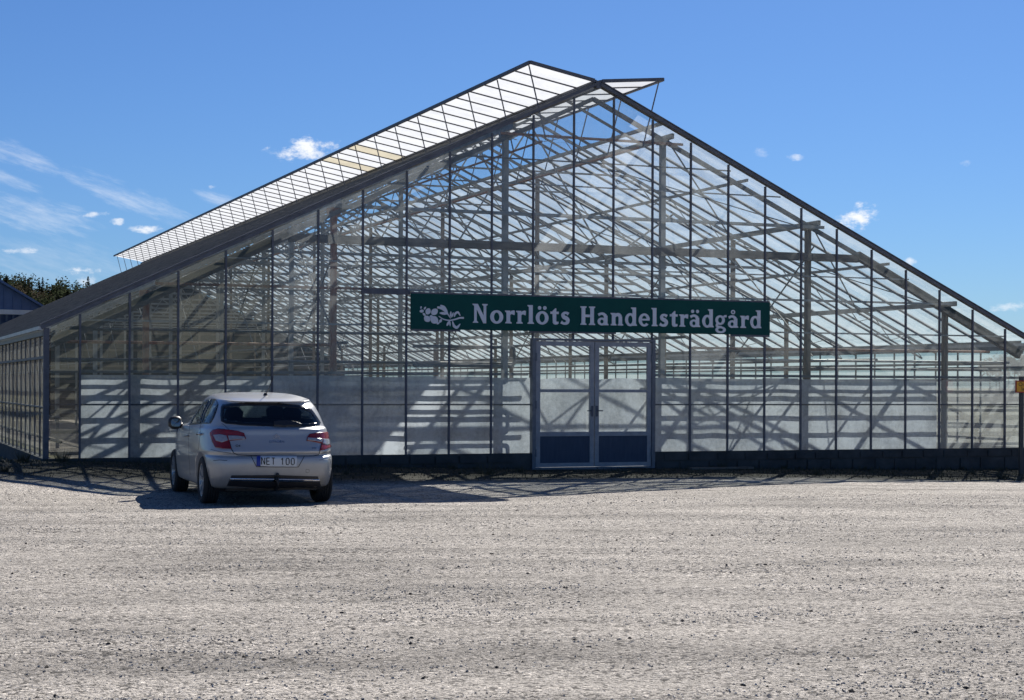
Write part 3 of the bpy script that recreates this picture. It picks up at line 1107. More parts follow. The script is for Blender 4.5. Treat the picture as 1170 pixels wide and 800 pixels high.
A_ = [stem(.39, .60, 0, .52, 0, .06, 0, 0), ring(.27, .2, .26, .215, .10, .105), stroke([(.06, .55), (.2, .62), (.36, .61), (.49, .49)], [.15, .13, .14, .21])]
DOTS = [ell(.19, .86, .095, .095), ell(.49, .86, .095, .095)]
O_ = [ring(.37, .33, .37, .36, .155, .235)]
GLY = {
    'N': (.90, [stem(.09, .23, 0, 1, .07, .08, .09, 0), [(.09, 1), (.29, 1), (.76, .12), (.76, -.02), (.60, -.02)], stem(.62, .76, 0, 1, -.02, 0, .08, .08)]),
    'o': (.76, O_), 'ö': (.76, O_ + [ell(.22, .86, .1, .1), ell(.52, .86, .1, .1)]),
    'r': (.55, [stem(.08, .29, 0, .68, .07, .08, .08, 0), [(.27, .42), (.27, .58), (.36, .67), (.47, .70), (.55, .68), (.54, .45), (.47, .46), (.40, .50), (.33, .48)]]),
    'l': (.40, [stem(.09, .31, 0, 1, .07, .07, .08, 0)]),
    't': (.50, [[(.13, .15), (.34, .17), (.34, .84), (.29, .86), (.13, .72)], rc(0, .48, .55, .68), [(.13, .2), (.13, .10), (.19, .01), (.29, -.02), (.41, 0), (.48, .05), (.46, .15), (.38, .13), (.34, .17), (.34, .24)]]),
    's': (.56, [stroke([(.47, .56), (.36, .62), (.22, .61), (.14, .51), (.20, .40), (.33, .34), (.43, .25), (.40, .11), (.27, .05), (.14, .07), (.04, .13)], [.17, .13, .14, .19, .21, .22, .21, .19, .14, .13, .18])]),
    'H': (.94, [stem(.09, .31, 0, 1, .07, .07, .07, .07), stem(.60, .82, 0, 1, .07, .07, .07, .07), rc(.30, .61, .42, .56)]),
    'a': (.70, A_), 'ä': (.70, A_ + DOTS), 'å': (.70, A_ + [ring(.33, .87, .13, .125, .06, .06)]),
    'n': (.78, [stem(.08, .29, 0, .68, .07, .06, .08, 0), stem(.48, .69, 0, .50, .05, .07, 0, 0), stroke([(.24, .46), (.36, .58), (.49, .58), (.585, .47)], [.10, .17, .20, .21])]),
    'd': (.74, [ring(.32, .33, .32, .36, .135, .23), stem(.45, .66, 0, 1, 0, .06, .09, 0)]),
    'e': (.68, [ring(.34, .33, .34, .36, .15, .24, 8, 318), rc(.14, .66, .30, .40)]),
    'g': (.70, [ring(.30, .41, .30, .27, .13, .155), ring(.33, -.13, .33, .19, .16, .085), stroke([(.13, .2), (.08, .1), (.2, .04), (.4, .03)], [.12, .13, .12, .10]), [(.46, .58), (.56, .69), (.70, .70), (.70, .57), (.58, .56)]]),
}


def place_shapes(b, shapes, x0, z0, sc, y, depth=0.012, zx=1.0):
    for k, sh in enumerate(shapes):
        yy = y - 0.0006 * k
        if isinstance(sh, tuple):
            for q in sh[1]:
                b.prism([(x0 + u * sc * zx, yy, z0 + w * sc) for u, w in q], (0, depth, 0))
        else:
            b.prism([(x0 + u * sc * zx, yy, z0 + w * sc) for u, w in sh], (0, depth, 0))


words = 'Norrlöts Handelsträdgård'
capH = 0.345
tot = sum((GLY[c][0] + 0.085) if c != ' ' else 0.50 for c in words)
zx = (3.589 + 2.424) / (tot * capH)
x = -2.424
for c in words:
    if c == ' ':
        x += 0.50 * capH * zx
        continue
    b = MB()
    place_shapes(b, GLY[c][1], x, 2.725, capH, -0.116, zx=zx)
    b.build('letter', M['sign_white'], sg)
    x += (GLY[c][0] + 0.085) * capH * zx


def petal(cx, cy, r, ang, w=0.8):
    pts = []
    for k in range(14):
        a = 2 * math.pi * k / 14
        u, v = math.cos(a), math.sin(a) * w
        u *= 1 + .12 * math.cos(2 * a)
        pts.append((cx + r * (u * math.cos(ang) - v * math.sin(ang)), cy + r * (u * math.sin(ang) + v * math.cos(ang))))
    return pts


E = []
# coordinates in picture units of the emblem, y down, turned into metres below
for cx, cy, r, an, w in ((248, 240, 48, 1.2, .9), (355, 245, 56, 0.7, .9), (232, 360, 52, 2.4, .95), (352, 375, 64, -.6, .95), (300, 322, 24, 0, 1),
                         (130, 180, 20, 1.4, .7), (195, 190, 24, 1.0, .6), (142, 238, 32, .2, .8), (182, 290, 26, 2.4, .7), (415, 430, 22, .6, .7), (455, 390, 30, 1.0, .7),
                         (505, 268, 62, -.1, .35), (625, 275, 40, 1.5, .35), (655, 290, 40, 1.2, .32), (580, 430, 40, 1.1, .45), (612, 430, 40, 1.7, .32)):
    E.append([(u, 2 * cy - v) for u, v in petal(cx, cy, r, an, w)])
E.append(stroke([(425, 315), (500, 360), (600, 378), (700, 360), (780, 335), (845, 335)], [10, 16, 20, 24, 28, 32]))
E.append(stroke([(400, 172), (470, 185), (530, 225), (570, 270), (625, 345)], [30, 44, 38, 22, 10]))
E.append(stroke([(450, 140), (510, 165), (550, 215), (575, 265)], [24, 36, 26, 8]))
E.append(stroke([(685, 320), (700, 270), (745, 245), (785, 300)], [14, 34, 34, 10]))
E.append(stroke([(655, 390), (680, 465), (730, 490), (785, 430)], [12, 44, 44, 10]))
b = MB()
k_ = 1.0 / 14.625 * 0.01632
for i, sh in enumerate(E):
    cv = lambda u, v: (-3.50 + (u - 50) * k_ * 1.02, -0.116 - 0.0004 * i, 3.165 - (v - 15) * k_)
    if isinstance(sh, tuple):
        for q in sh[1]:
            b.prism([cv(u, v) for u, v in q], (0, 0.012, 0))
    else:
        b.prism([cv(u, v) for u, v in sh], (0, 0.012, 0))
b.build('flower_emblem', M['sign_white'], sg)


# ------------------------------------------------------------------ car
CARX, CARY, CARZ = -7.75, -7.2, ground_z(-7.7, -5.5)
CAR_ROT = R(-2.2)
car = empty('parked_car', (CARX, CARY, CARZ), 'silver five door hatchback parked on the gravel facing the greenhouse', 'car')
car.rotation_euler = (0, 0, CAR_ROT)


def carpaint():
    m, t, o = mat('silver paint')
    b_ = N(t, 'ShaderNodeBsdfPrincipled')
    b_.inputs['Base Color'].default_value = (0.385, 0.39, 0.395, 1)
    b_.inputs['Metallic'].default_value = 0.35
    b_.inputs['Roughness'].default_value = 0.36
    b_.inputs['Coat Weight'].default_value = 0.7
    b_.inputs['Coat Roughness'].default_value = 0.06
    n = tnoise(t, coords(t), 3.5, 5, 0.7)
    z = N(t, 'ShaderNodeSeparateXYZ')
    t.links.new(coords(t), z.inputs[0])
    low = maprange(t, MATH(t, 'ADD', z.outputs[2], MATH(t, 'MULTIPLY', n, -0.35)), 0.02, 0.42, 1, 0)
    dirt = tramp(t, low, [(0.0, (0.385, 0.39, 0.395)), (1.0, (0.25, 0.235, 0.215))])
    t.links.new(dirt, b_.inputs['Base Color'])
    t.links.new(maprange(t, low, 0, 1, 0.36, 0.7), b_.inputs['Roughness'])
    t.links.new(maprange(t, low, 0, 1, 0.7, 0.05), b_.inputs['Coat Weight'])
    inner = N(t, 'ShaderNodeBsdfDiffuse')
    inner.inputs[0].default_value = (0.03, 0.03, 0.032, 1)
    two = N(t, 'ShaderNodeMixShader')
    t.links.new(N(t, 'ShaderNodeNewGeometry').outputs['Backfacing'], two.inputs[0])
    t.links.new(b_.outputs[0], two.inputs[1])
    t.links.new(inner.outputs[0], two.inputs[2])
    t.links.new(two.outputs[0], o.inputs[0])
    return m


M['paint'] = carpaint()


def carglass(name, tintc):
    m, t, o = mat(name)
    tr, gl, mx = N(t, 'ShaderNodeBsdfTransparent'), N(t, 'ShaderNodeBsdfGlossy'), N(t, 'ShaderNodeMixShader')
    n = tnoise(t, pos(t), 4, 4)
    t.links.new(tramp(t, n, [(0.3, tintc), (0.7, tuple(v * .85 for v in tintc))]), tr.inputs[0])
    gl.inputs['Roughness'].default_value = 0.03
    lw = N(t, 'ShaderNodeLayerWeight')
    lw.inputs['Blend'].default_value = 0.5
    t.links.new(MATH(t, 'ADD', MATH(t, 'MULTIPLY', MATH(t, 'POWER', lw.outputs['Facing'], 4.0), .8), 0.055), mx.inputs[0])
    t.links.new(tr.outputs[0], mx.inputs[1])
    t.links.new(gl.outputs[0], mx.inputs[2])
    t.links.new(mx.outputs[0], o.inputs[0])
    return m


M['carglass'] = carglass('tinted rear glass', (0.40, 0.46, 0.46))
M['clear_carglass'] = carglass('clear car glass', (0.72, 0.80, 0.78))
M['fabric'] = simple('dark seat cloth', (0.028, 0.029, 0.032), (0.018, 0.018, 0.02), 0.9, 0, 20)
M['frit'] = simple('black glass rim', (0.010, 0.010, 0.011), None, 0.12, 0, 10)
M['tyre'] = simple('tyre rubber', (0.018, 0.018, 0.019), (0.03, 0.029, 0.027), 0.85, 0, 20)
M['rim'] = simple('alloy rim', (0.50, 0.51, 0.53), (0.38, 0.39, 0.41), 0.35, 0.7, 10)
M['plastic'] = simple('black plastic', (0.014, 0.014, 0.016), (0.02, 0.02, 0.022), 0.5, 0, 15)
M['lamp_red'] = simple('red lens', (0.21, 0.004, 0.006), (0.15, 0.003, 0.004), 0.25, 0, 8, coat=0.25)
M['lamp_white'] = simple('clear lens', (0.34, 0.34, 0.36), (0.26, 0.26, 0.28), 0.12, 0.2, 30, coat=0.8)
M['plate_white'] = simple('plate white', (0.72, 0.72, 0.70), (0.62, 0.62, 0.60), 0.45, 0, 10)
M['plate_blue'] = simple('plate blue', (0.01, 0.035, 0.30), None, 0.45)
M['mirror'] = simple('mirror glass', (0.25, 0.26, 0.28), None, 0.05, 1.0, 10)
M['chrome'] = simple('chrome', (0.6, 0.6, 0.62), (0.5, 0.5, 0.52), 0.15, 1.0, 10)


def roofdrop(y):
    return -0.085 * ((y - 1.95) / 1.5) ** 2 if y < 1.95 else -0.05 * ((y - 1.95) / 0.8) ** 2


def nosedrop(a):
    return lambda y: -a * sstep(2.9, 4.25, y)


#        yr     yf    w      z     zfun            n_rear n_front
RINGS = [(0.42, 3.95, 0.68, 0.235, None, 5, 4),
         (0.27, 4.12, 0.785, 0.222, None, 5.4, 4),
         (0.115, 4.24, 0.845, 0.25, None, 5.6, 4),
         (0.025, 4.31, 0.874, 0.38, None, 5.6, 3.6),
         (0.000, 4.33, 0.890, 0.54, None, 5.4, 3.4),
         (0.010, 4.31, 0.893, 0.632, None, 5.2, 3.3),
         (0.062, 4.29, 0.892, 0.662, nosedrop(.02), 5.0, 3.2),
         (0.042, 4.28, 0.892, 0.715, nosedrop(.03), 5.0, 3.2),
         (0.085, 4.25, 0.890, 0.80, nosedrop(.05), 4.8, 3.1),
         (0.135, 4.17, 0.880, 0.92, nosedrop(.10), 4.6, 3.0),
         (0.152, 3.92, 0.862, 1.000, nosedrop(.15), 4.4, 2.9),
         (0.235, 3.22, 0.828, 1.042, nosedrop(.03), 4.2, 2.8),
         (0.300, 2.88, 0.775, 1.16, None, 4.2, 2.9),
         (0.400, 2.58, 0.712, 1.285, None, 4.2, 3.0),
         (0.465, 2.50, 0.655, 1.375, lambda y: roofdrop(y) * .35, 4.2, 3.1),
         (0.435, 2.38, 0.618, 1.418, lambda y: roofdrop(y) * .6, 4.2, 3.2),
         (0.470, 2.30, 0.575, 1.447, roofdrop, 3.6, 3.2),
         (0.62, 2.15, 0.46, 1.470, roofdrop, 3.2, 3.0),
         (0.95, 2.00, 0.27, 1.482, roofdrop, 2.8, 2.8),
         (1.35, 1.75, 0.08, 1.486, roofdrop, 2.2, 2.2)]


def ring_pts(rg, nseg=128):
    yr, yf, w, z, zf, nr, nf = rg
    yc, h = (yr + yf) / 2, (yf - yr) / 2
    out = []
    for k in range(nseg):
        a = 2 * math.pi * k / nseg
        c, s = math.cos(a), math.sin(a)
        n = nr if s < 0 else nf
        r_ = (abs(c) ** n + abs(s) ** n) ** (-1.0 / n)
        x, y = w * r_ * c, yc + h * r_ * s
        x *= 1 - 0.035 * sstep(2.4, 4.2, y)
        out.append(Vector((x, y, z + (zf(y) if zf else 0.0))))
    return out


base = [ring_pts(r_) for r_ in RINGS]
SUB = 5
rows = []
for i in range(len(base) - 1):
    p0, p1, p2, p3 = base[max(i - 1, 0)], base[i], base[i + 1], base[min(i + 2, len(base) - 1)]
    for k in range(SUB):
        t = k / SUB
        row = []
        for a, b_, c, d in zip(p0, p1, p2, p3):
            # tension keeps the creases of the tailgate ledge
            m1, m2 = (c - a) * 0.36, (d - b_) * 0.36
            h00, h10, h01, h11 = 2 * t**3 - 3 * t**2 + 1, t**3 - 2 * t**2 + t, -2 * t**3 + 3 * t**2, t**3 - t**2
            row.append(b_ * h00 + m1 * h10 + c * h01 + m2 * h11)
        rows.append(row)
rows.append(base[-1])
ns = len(rows[0])
mb = MB()
for r_ in rows:
    mb.v += [tuple(p) for p in r_]
for j in range(len(rows) - 1):
    for k in range(ns):
        a, b_ = j * ns + k, j * ns + (k + 1) % ns
        mb.f.append((a, b_, b_ + ns, a + ns))
mb.f.append(tuple(range(ns))[::-1])
mb.f.append(tuple((len(rows) - 1) * ns + k for k in range(ns)))
bvh = BVHTree.FromPolygons([Vector(v) for v in mb.v], mb.f)
body = mb.build('body', M['paint'], car, True)
WY = (0.80, 3.41)
WR, WZ = 0.318, 0.316
# wheel openings
cut = MB()
for y in WY:
    for s in (-1, 1):
        n0 = len(cut.v)
        seg = 48
        for a in (0.56, 1.1):
            for k in range(seg):
                an = 2 * math.pi * k / seg
                cut.v.append((s * a, y + 0.362 * math.cos(an), WZ + 0.01 + 0.362 * math.sin(an)))
        cut.f.append(tuple(n0 + k for k in range(seg)))
        cut.f.append(tuple(n0 + seg + k for k in range(seg)))
        for k in range(seg):
            cut.f.append((n0 + k, n0 + (k + 1) % seg, n0 + seg + (k + 1) % seg, n0 + seg + k))
co = cut.build('cutter', M['plastic'], car)
md = body.modifiers.new('arches', 'BOOLEAN')
md.operation = 'DIFFERENCE'
md.object = co
md.solver = 'EXACT'
dg = bpy.context.evaluated_depsgraph_get()
dg.update()
nm = bpy.data.meshes.new_from_object(body.evaluated_get(dg))
body.modifiers.clear()
body.data = nm
nm.materials.clear()
nm.materials.append(M['paint'])
for p in nm.polygons:
    p.material_index = 0
nm.shade_auto_smooth(angle=R(35)) if hasattr(nm, 'shade_auto_smooth') else nm.shade_smooth()
bpy.data.objects.remove(co)

O_CAR = Vector((CARX, CARY, CARZ))


def hit(px, py):
    """point of the car's skin seen at a point of the photograph, in car coordinates, with its normal"""
    inv = Matrix.Rotation(-CAR_ROT, 3, 'Z')
    o, d = inv @ (CAM - O_CAR), inv @ ray_dir(px, py)
    loc, nor, _, _ = bvh.ray_cast(o, d)
    if loc is None:
        best = None
        for k in range(40):
            q = o + d * (19 + k * 0.25)
            l, n_, _, ds = bvh.find_nearest(q)
            if best is None or ds < best[2]:
                best = (l, n_, ds)
        loc, nor = best[0], best[1]
    if nor.dot(d) > 0:
        nor = -nor
    return loc, nor


def skin_panel(poly, name, m, parent=None, lift=0.004, step=1.4, back=0.02, mirror=False, src=(180, 420, 4.705)):
    """a panel that follows the car's skin; poly in the units of an enlarged piece of the photograph"""
    polys = poly if isinstance(poly[0], list) else [poly]
    polys = [[(src[0] + x / src[2], src[1] + y / src[2]) for x, y in q] for q in polys]
    pts = [p_ for q in polys for p_ in q]
    bm = bmesh.new()
    for q in polys:
        bm.faces.new([bm.verts.new((x, y, 0)) for x, y in q])
    if len(polys) > 1:
        bmesh.ops.remove_doubles(bm, verts=bm.verts[:], dist=1e-4)
    x0, x1 = min(p[0] for p in pts), max(p[0] for p in pts)
    y0, y1 = min(p[1] for p in pts), max(p[1] for p in pts)
    x = x0 + step
    while x < x1:
        bmesh.ops.bisect_plane(bm, geom=bm.verts[:] + bm.edges[:] + bm.faces[:], plane_co=(x, 0, 0), plane_no=(1, 0, 0))
        x += step
    y = y0 + step
    while y < y1:
        bmesh.ops.bisect_plane(bm, geom=bm.verts[:] + bm.edges[:] + bm.faces[:], plane_co=(0, y, 0), plane_no=(0, 1, 0))
        y += step
    bmesh.ops.triangulate(bm, faces=bm.faces[:])
    nrm = {}
    for v in bm.verts:
        l, n_ = hit(v.co.x, v.co.y)
        nrm[v.index] = n_
        v.co = l + n_ * lift
    bmesh.ops.recalc_face_normals(bm, faces=bm.faces[:])
    ctr = sum((v.co for v in bm.verts), Vector()) / len(bm.verts)
    me = bpy.data.meshes.new(name)
    ext = [e for e in bm.edges if e.is_boundary]
    r_ = bmesh.ops.extrude_edge_only(bm, edges=ext)
    for g in r_['geom']:
        if isinstance(g, bmesh.types.BMVert):
            l, n_, _, _ = bvh.find_nearest(g.co)
            g.co = l - (g.co - l).normalized() * back if (g.co - l).length > 1e-5 else g.co
    bm.to_mesh(me)
    bm.free()
    me.shade_auto_smooth(angle=R(40)) if hasattr(me, 'shade_auto_smooth') else me.shade_smooth()
    me.materials.append(m)
    ob = bpy.data.objects.new(name, me)
    COL.objects.link(ob)
    ob.parent = parent or car
    return ob


def skin_line(poly, name, m, parent=None, r=0.004, src=(180, 420, 4.705), lift=0.0):
    pts = [(src[0] + x / src[2], src[1] + y / src[2]) for x, y in poly]
    P = []
    for a, b_ in zip(pts, pts[1:]):
        n = max(2, int(math.hypot(b_[0] - a[0], b_[1] - a[1]) / 1.2))
        for k in range(n):
            t = k / n
            l, n_ = hit(a[0] + (b_[0] - a[0]) * t, a[1] + (b_[1] - a[1]) * t)
            P.append(l + n_ * lift)
    l, n_ = hit(*pts[-1])
    P.append(l + n_ * lift)
    return MB().tube(P, r, 6).build(name, m, parent or car, True)


REAR_P = [(341, 215), (350, 198), (470, 189), (640, 190), (760, 203), (826, 224), (842, 244), (876, 296), (870, 312), (820, 318), (640, 318), (470, 312), (365, 302), (342, 290), (338, 260)]
SRC2 = (190, 440, 5.33)
SIDE_A = [(143, 242), (160, 205), (185, 160), (222, 112), (250, 92), (268, 86), (246, 130), (226, 172), (208, 236), (175, 240)]
SIDE_B = [(212, 236), (230, 175), (252, 130), (276, 84), (298, 85), (312, 96), (318, 116), (304, 165), (288, 205), (270, 234), (240, 237)]


def inset(poly, d):
    n = len(poly)
    area = sum(poly[i][0] * poly[(i + 1) % n][1] - poly[(i + 1) % n][0] * poly[i][1] for i in range(n))
    sg = 1 if area > 0 else -1
    out_ = []
    for i in range(n):
        a0, b0, c0 = Vector(poly[i - 1]), Vector(poly[i]), Vector(poly[(i + 1) % n])
        d1, d2 = (b0 - a0).normalized(), (c0 - b0).normalized()
        n1, n2 = Vector((-d1.y, d1.x)) * sg, Vector((-d2.y, d2.x)) * sg
        m_ = (n1 + n2)
        m_ = m_.normalized() / max(0.5, m_.normalized().dot(n1))
        out_.append(tuple(b0 + m_ * d))
    return out_


def inside(poly, x, y):
    r_ = False
    for i in range(len(poly)):
        (x0, y0), (x1, y1) = poly[i - 1], poly[i]
        if (y0 > y) != (y1 > y) and x < (x1 - x0) * (y - y0) / (y1 - y0) + x0:
            r_ = not r_
    return r_


def to_px(co):
    """where a point of the car stands in the photograph"""
    w_ = Matrix.Rotation(CAR_ROT, 3, 'Z') @ co + O_CAR
    v = CAM_R.transposed() @ (w_ - CAM)
    return CX - F * v.x / v.z, HY + F * v.y / v.z


# openings in the body behind the panes
bm = bmesh.new()
bm.from_mesh(body.data)
INS = [(inset(REAR_P, 9), (180, 420, 4.705), lambda n: n.y < -0.2), (inset(SIDE_A, 5), SRC2, lambda n: n.x < -0.4), (inset(SIDE_B, 5), SRC2, lambda n: n.x < -0.4)]
kill = []
bm.normal_update()
for f in bm.faces:
    c = f.calc_center_median()
    nn = f.normal
    if c.z < 1.0 or c.z > 1.44:
        continue
    if nn.y > 0.25 and 1.10 < c.z < 1.37 and abs(c.x) < 0.62:
        kill.append(f)
        continue
    if nn.x > 0.5 and 1.10 < c.z < 1.33 and 0.9 < c.y < 2.45:
        kill.append(f)
        continue
    for pl_, sr, ok in INS:
        if ok(nn) and all(inside(pl_, (q[0] - sr[0]) * sr[2], (q[1] - sr[1]) * sr[2]) for q in (to_px(v.co) for v in f.verts)):
            kill.append(f)
            break
wind = [(f, [v.co.copy() + f.normal * 0.004 for v in f.verts], f.normal.copy()) for f in kill if f.normal.y > 0.25 or f.normal.x > 0.5]
for nm_, test in (('windscreen', lambda n: n.y > 0.25), ('side_window', lambda n: n.y <= 0.25)):
    b = MB()
    for f, vs, n in wind:
        if test(n):
            b.poly(vs)
    if b.v:
        b.build(nm_, M['clear_carglass'], car, recalc=False)
bmesh.ops.delete(bm, geom=kill, context='FACES')
bm.to_mesh(body.data)
bm.free()
for P_, sr, nm_, gm, d in ((REAR_P, (180, 420, 4.705), 'rear_window', 'carglass', 17), (SIDE_A, SRC2, 'side_window', 'clear_carglass', 9), (SIDE_B, SRC2, 'side_window', 'clear_carglass', 9)):
    g_ = skin_panel(P_, nm_, M[gm], src=sr, step=1.2, back=0.0)
    q_ = inset(P_, d)
    n = len(P_)
    skin_panel([[P_[i], P_[(i + 1) % n], q_[(i + 1) % n], q_[i]] for i in range(n)], 'window_rim', M['frit'], g_, lift=0.0065, step=1.4, back=0.0, src=sr)
# seats and shelf
for sx, sy, w_ in ((-.38, 2.25, .50), (.38, 2.25, .50), (0, 1.25, 1.20)):
    b = MB()
    b.prism([(sx - w_ / 2, sy - .14, .55), (sx + w_ / 2, sy - .14, .55), (sx + w_ / 2 * .86, sy - .28, 1.08), (sx + w_ / 2 * .7, sy - .30, 1.12), (sx - w_ / 2 * .7, sy - .30, 1.12), (sx - w_ / 2 * .86, sy - .28, 1.08)], (0, .12, .02))
    for hx in ([0] if w_ < 1 else [-.40, .40]):
        b.prism([(sx + hx - .12, sy - .29, 1.13), (sx + hx + .12, sy - .29, 1.13), (sx + hx + .13, sy - .31, 1.22), (sx + hx + .08, sy - .32, 1.27), (sx + hx - .08, sy - .32, 1.27), (sx + hx - .13, sy - .31, 1.22)], (0, .09, .015))
        b.beam((sx + hx, sy - .25, 1.10), (sx + hx, sy - .26, 1.15), .10, .02)
    b.build('seat', M['fabric'], car)
MB().box((-.66, .42, .97), (.66, 1.0, .985)).build('parcel_shelf', M['fabric'], car)
MB().box((-.68, 2.75, .70), (.68, 3.3, 1.0)).build('dashboard', M['fabric'], car)
# tail lamps
TL = skin_panel([(283, 352), (298, 336), (330, 330), (372, 334), (430, 341), (465, 352), (476, 384), (430, 389), (386, 394), (398, 437), (350, 436), (312, 430), (296, 398)], 'tail_lamp', M['lamp_red'], lift=0.012)
skin_panel([(303, 364), (340, 360), (372, 367), (381, 393), (350, 404), (318, 394)], 'clear_lens', M['lamp_white'], TL, lift=0.016, step=1.0)
skin_panel([(381, 367), (430, 368), (466, 373), (471, 385), (430, 388), (387, 392)], 'clear_lens', M['lamp_white'], TL, lift=0.016, step=1.0)
TR = skin_panel([(800, 393), (806, 372), (817, 357), (850, 351), (890, 348), (920, 346), (931, 368), (936, 410), (928, 430), (900, 442), (870, 447), (881, 408), (840, 399)], 'tail_lamp', M['lamp_red'], lift=0.012)
skin_panel([(888, 385), (912, 384), (930, 386), (933, 410), (905, 418), (884, 407)], 'clear_lens', M['lamp_white'], TR, lift=0.016, step=1.0)
skin_panel([(806, 378), (845, 381), (884, 384), (880, 402), (840, 396), (804, 392)], 'clear_lens', M['lamp_white'], TR, lift=0.016, step=1.0)
# tailgate seam and bumper crease
skin_line([(386, 394), (398, 440), (410, 460), (432, 470), (560, 474), (700, 476), (840, 476), (866, 468), (876, 440), (882, 408)], 'tailgate_seam', M['black'], r=0.006)
skin_line([(345, 300), (362, 312), (386, 335)], 'tailgate_seam', M['black'], r=0.003)
# number plate; dark lines stand in for the shaded edges of its recess
skin_line([(503, 477), (532, 533), (640, 535), (757, 535), (788, 479)], 'recess_shade_line', M['plastic'], r=0.005)
pl = empty('number_plate', (0, 0, 0), None, None)
pl.parent = car
skin_panel([(533, 478), (748, 481), (747, 533), (532, 530)], 'plate', M['plate_white'], pl, lift=0.014)
skin_panel([(533, 479), (553, 479), (552, 530), (532, 529)], 'country_band', M['plate_blue'], pl, lift=0.017)
# the characters of the plate, bent strokes of even width
CH = {'N': [[(0, 0), (0, 1)], [(0, 1), (.62, 0)], [(.62, 0), (.62, 1)]], 'E': [[(0, 0), (0, 1)], [(0, 1), (.58, 1)], [(0, .52), (.5, .52)], [(0, 0), (.58, 0)]],
      'T': [[(.3, 0), (.3, 1)], [(0, 1), (.6, 1)]], '1': [[(.3, 0), (.3, 1)], [(.3, 1), (.08, .78)]],
      '0': [[(.14, 0), (.0, .2), (0, .8), (.14, 1), (.46, 1), (.6, .8), (.6, .2), (.46, 0), (.14, 0)]]}
tx = 558
b = MB()
for c in 'NET 100':
    if c == ' ':
        tx += 22
        continue
    for st in CH[c]:
        pp = []
        for u, w in st:
            px, py = 180 + (tx + u * 27) / 4.705, 420 + (521.5 - w * 33 + (tx - 640) * .012) / 4.705
            l, n_ = hit(px, py)
            pp.append(l + n_ * 0.0165)
        b.tube(pp, 0.0062, 6)
    tx += 27.5
b.build('plate_characters', M['black'], pl, True)
# lower bumper: black diffuser and bright strip
skin_panel([(398, 580), (640, 578), (862, 586), (882, 648), (640, 650), (372, 636)], 'diffuser', M['plastic'], lift=0.006)
skin_panel([(392, 593), (640, 597), (868, 600), (870, 612), (640, 610), (394, 605)], 'bumper_strip', M['chrome'], lift=0.016)
skin_line([(300, 500), (335, 497), (375, 500)], 'bumper_crease', M['plastic'], r=0.004)
skin_line([(868, 497), (900, 496), (926, 492), (934, 520), (936, 590)], 'bumper_crease', M['plastic'], r=0.0025)
skin_line([(925, 606), (938, 604)], 'bumper_crease', M['plastic'], r=0.004)
skin_line([(798, 548), (815, 548), (815, 565), (798, 565), (798, 548)], 'tow_cover', M['plastic'], r=0.002)
skin_line([(285, 440), (330, 452), (395, 460)], 'bumper_seam', M['black'], r=0.003)
skin_line([(882, 462), (930, 446)], 'bumper_seam', M['black'], r=0.003)
# tow hook
l0, n0_ = hit(180 + 640 / 4.705, 420 + 590 / 4.705)
MB().tube([l0 + Vector((0, .04, .0)), l0 + Vector((0, -.05, -.01)), l0 + Vector((0, -.075, -.05)), l0 + Vector((0, -.05, -.14)), l0 + Vector((0, .1, -.17))], 0.020, 10).build('tow_hook', M['plastic'], car, True)
MB().lathe([(-.025, .005), (-.018, .02), (0, .026), (.018, .02), (.025, .005)], l0 + Vector((0, -.05, .035)), 'Z', 14).build('tow_ball', M['plastic'], car, True)
# wiper
wp = skin_panel([(624, 296), (650, 289), (700, 289), (742, 297), (772, 309), (766, 320), (700, 320), (640, 318), (625, 318)], 'rear_wiper', M['plastic'], lift=0.035, step=1.0)
# emblem and lettering
skin_line([(622, 372), (639, 358), (656, 372)], 'emblem', M['chrome'], r=0.006, lift=0.004)
skin_line([(622, 384), (639, 370), (656, 384)], 'emblem', M['chrome'], r=0.006, lift=0.004)
f_ = bpy.data.curves.new('maker_name', 'FONT')
f_.body = 'CITROËN'
f_.size = 0.040
f_.extrude = 0.002
f_.align_x = 'CENTER'


def text_on(px, py, body_, size, name, m, squash=1.0):
    f = bpy.data.curves.new(name, 'FONT')
    f.body = body_
    f.size = size
    f.extrude = 0.0025
    f.align_x = 'CENTER'
    f.align_y = 'CENTER'
    tmp = bpy.data.objects.new(name, f)
    COL.objects.link(tmp)
    dg_ = bpy.context.evaluated_depsgraph_get()
    me = bpy.data.meshes.new_from_object(tmp.evaluated_get(dg_))
    bpy.data.objects.remove(tmp)
    l, n_ = hit(180 + px / 4.705, 420 + py / 4.705)
    me.materials.clear()
    me.materials.append(m)
    ob = bpy.data.objects.new(name, me)
    COL.objects.link(ob)
    ob.parent = car
    up = Vector((0, 0, 1))
    xax = up.cross(n_).normalized()
    yax = n_.cross(xax)
    mt = Matrix((xax, yax, n_)).transposed().to_4x4()
    ob.matrix_local = Matrix.Translation(l + n_ * 0.004) @ mt @ Matrix.Diagonal((squash, 1, 1, 1))
    return ob


bpy.data.curves.remove(f_)
text_on(640, 400, 'CITROËN', 0.042, 'lettering', M['chrome'], 1.15)
text_on(432, 422, 'C4', 0.042, 'lettering', M['plastic'], 1.3)
text_on(842, 434, 'HDi', 0.032, 'lettering', M['chrome'], 1.2)
# side windows
SRC2 = (190, 440, 5.33)
skin_line([(207, 238), (206, 300), (200, 350), (196, 395)], 'door_seam', M['black'], src=SRC2, r=0.003)
skin_line([(142, 245), (136, 330), (138, 430), (146, 545)], 'door_seam', M['black'], src=SRC2, r=0.003)
skin_line([(196, 300), (206, 297), (216, 299)], 'door_handle', M['chrome'], r=0.016, src=SRC2, lift=0.02)
skin_line([(124, 310), (131, 308), (138, 309)], 'door_handle', M['paint'], r=0.014, src=SRC2, lift=0.02)
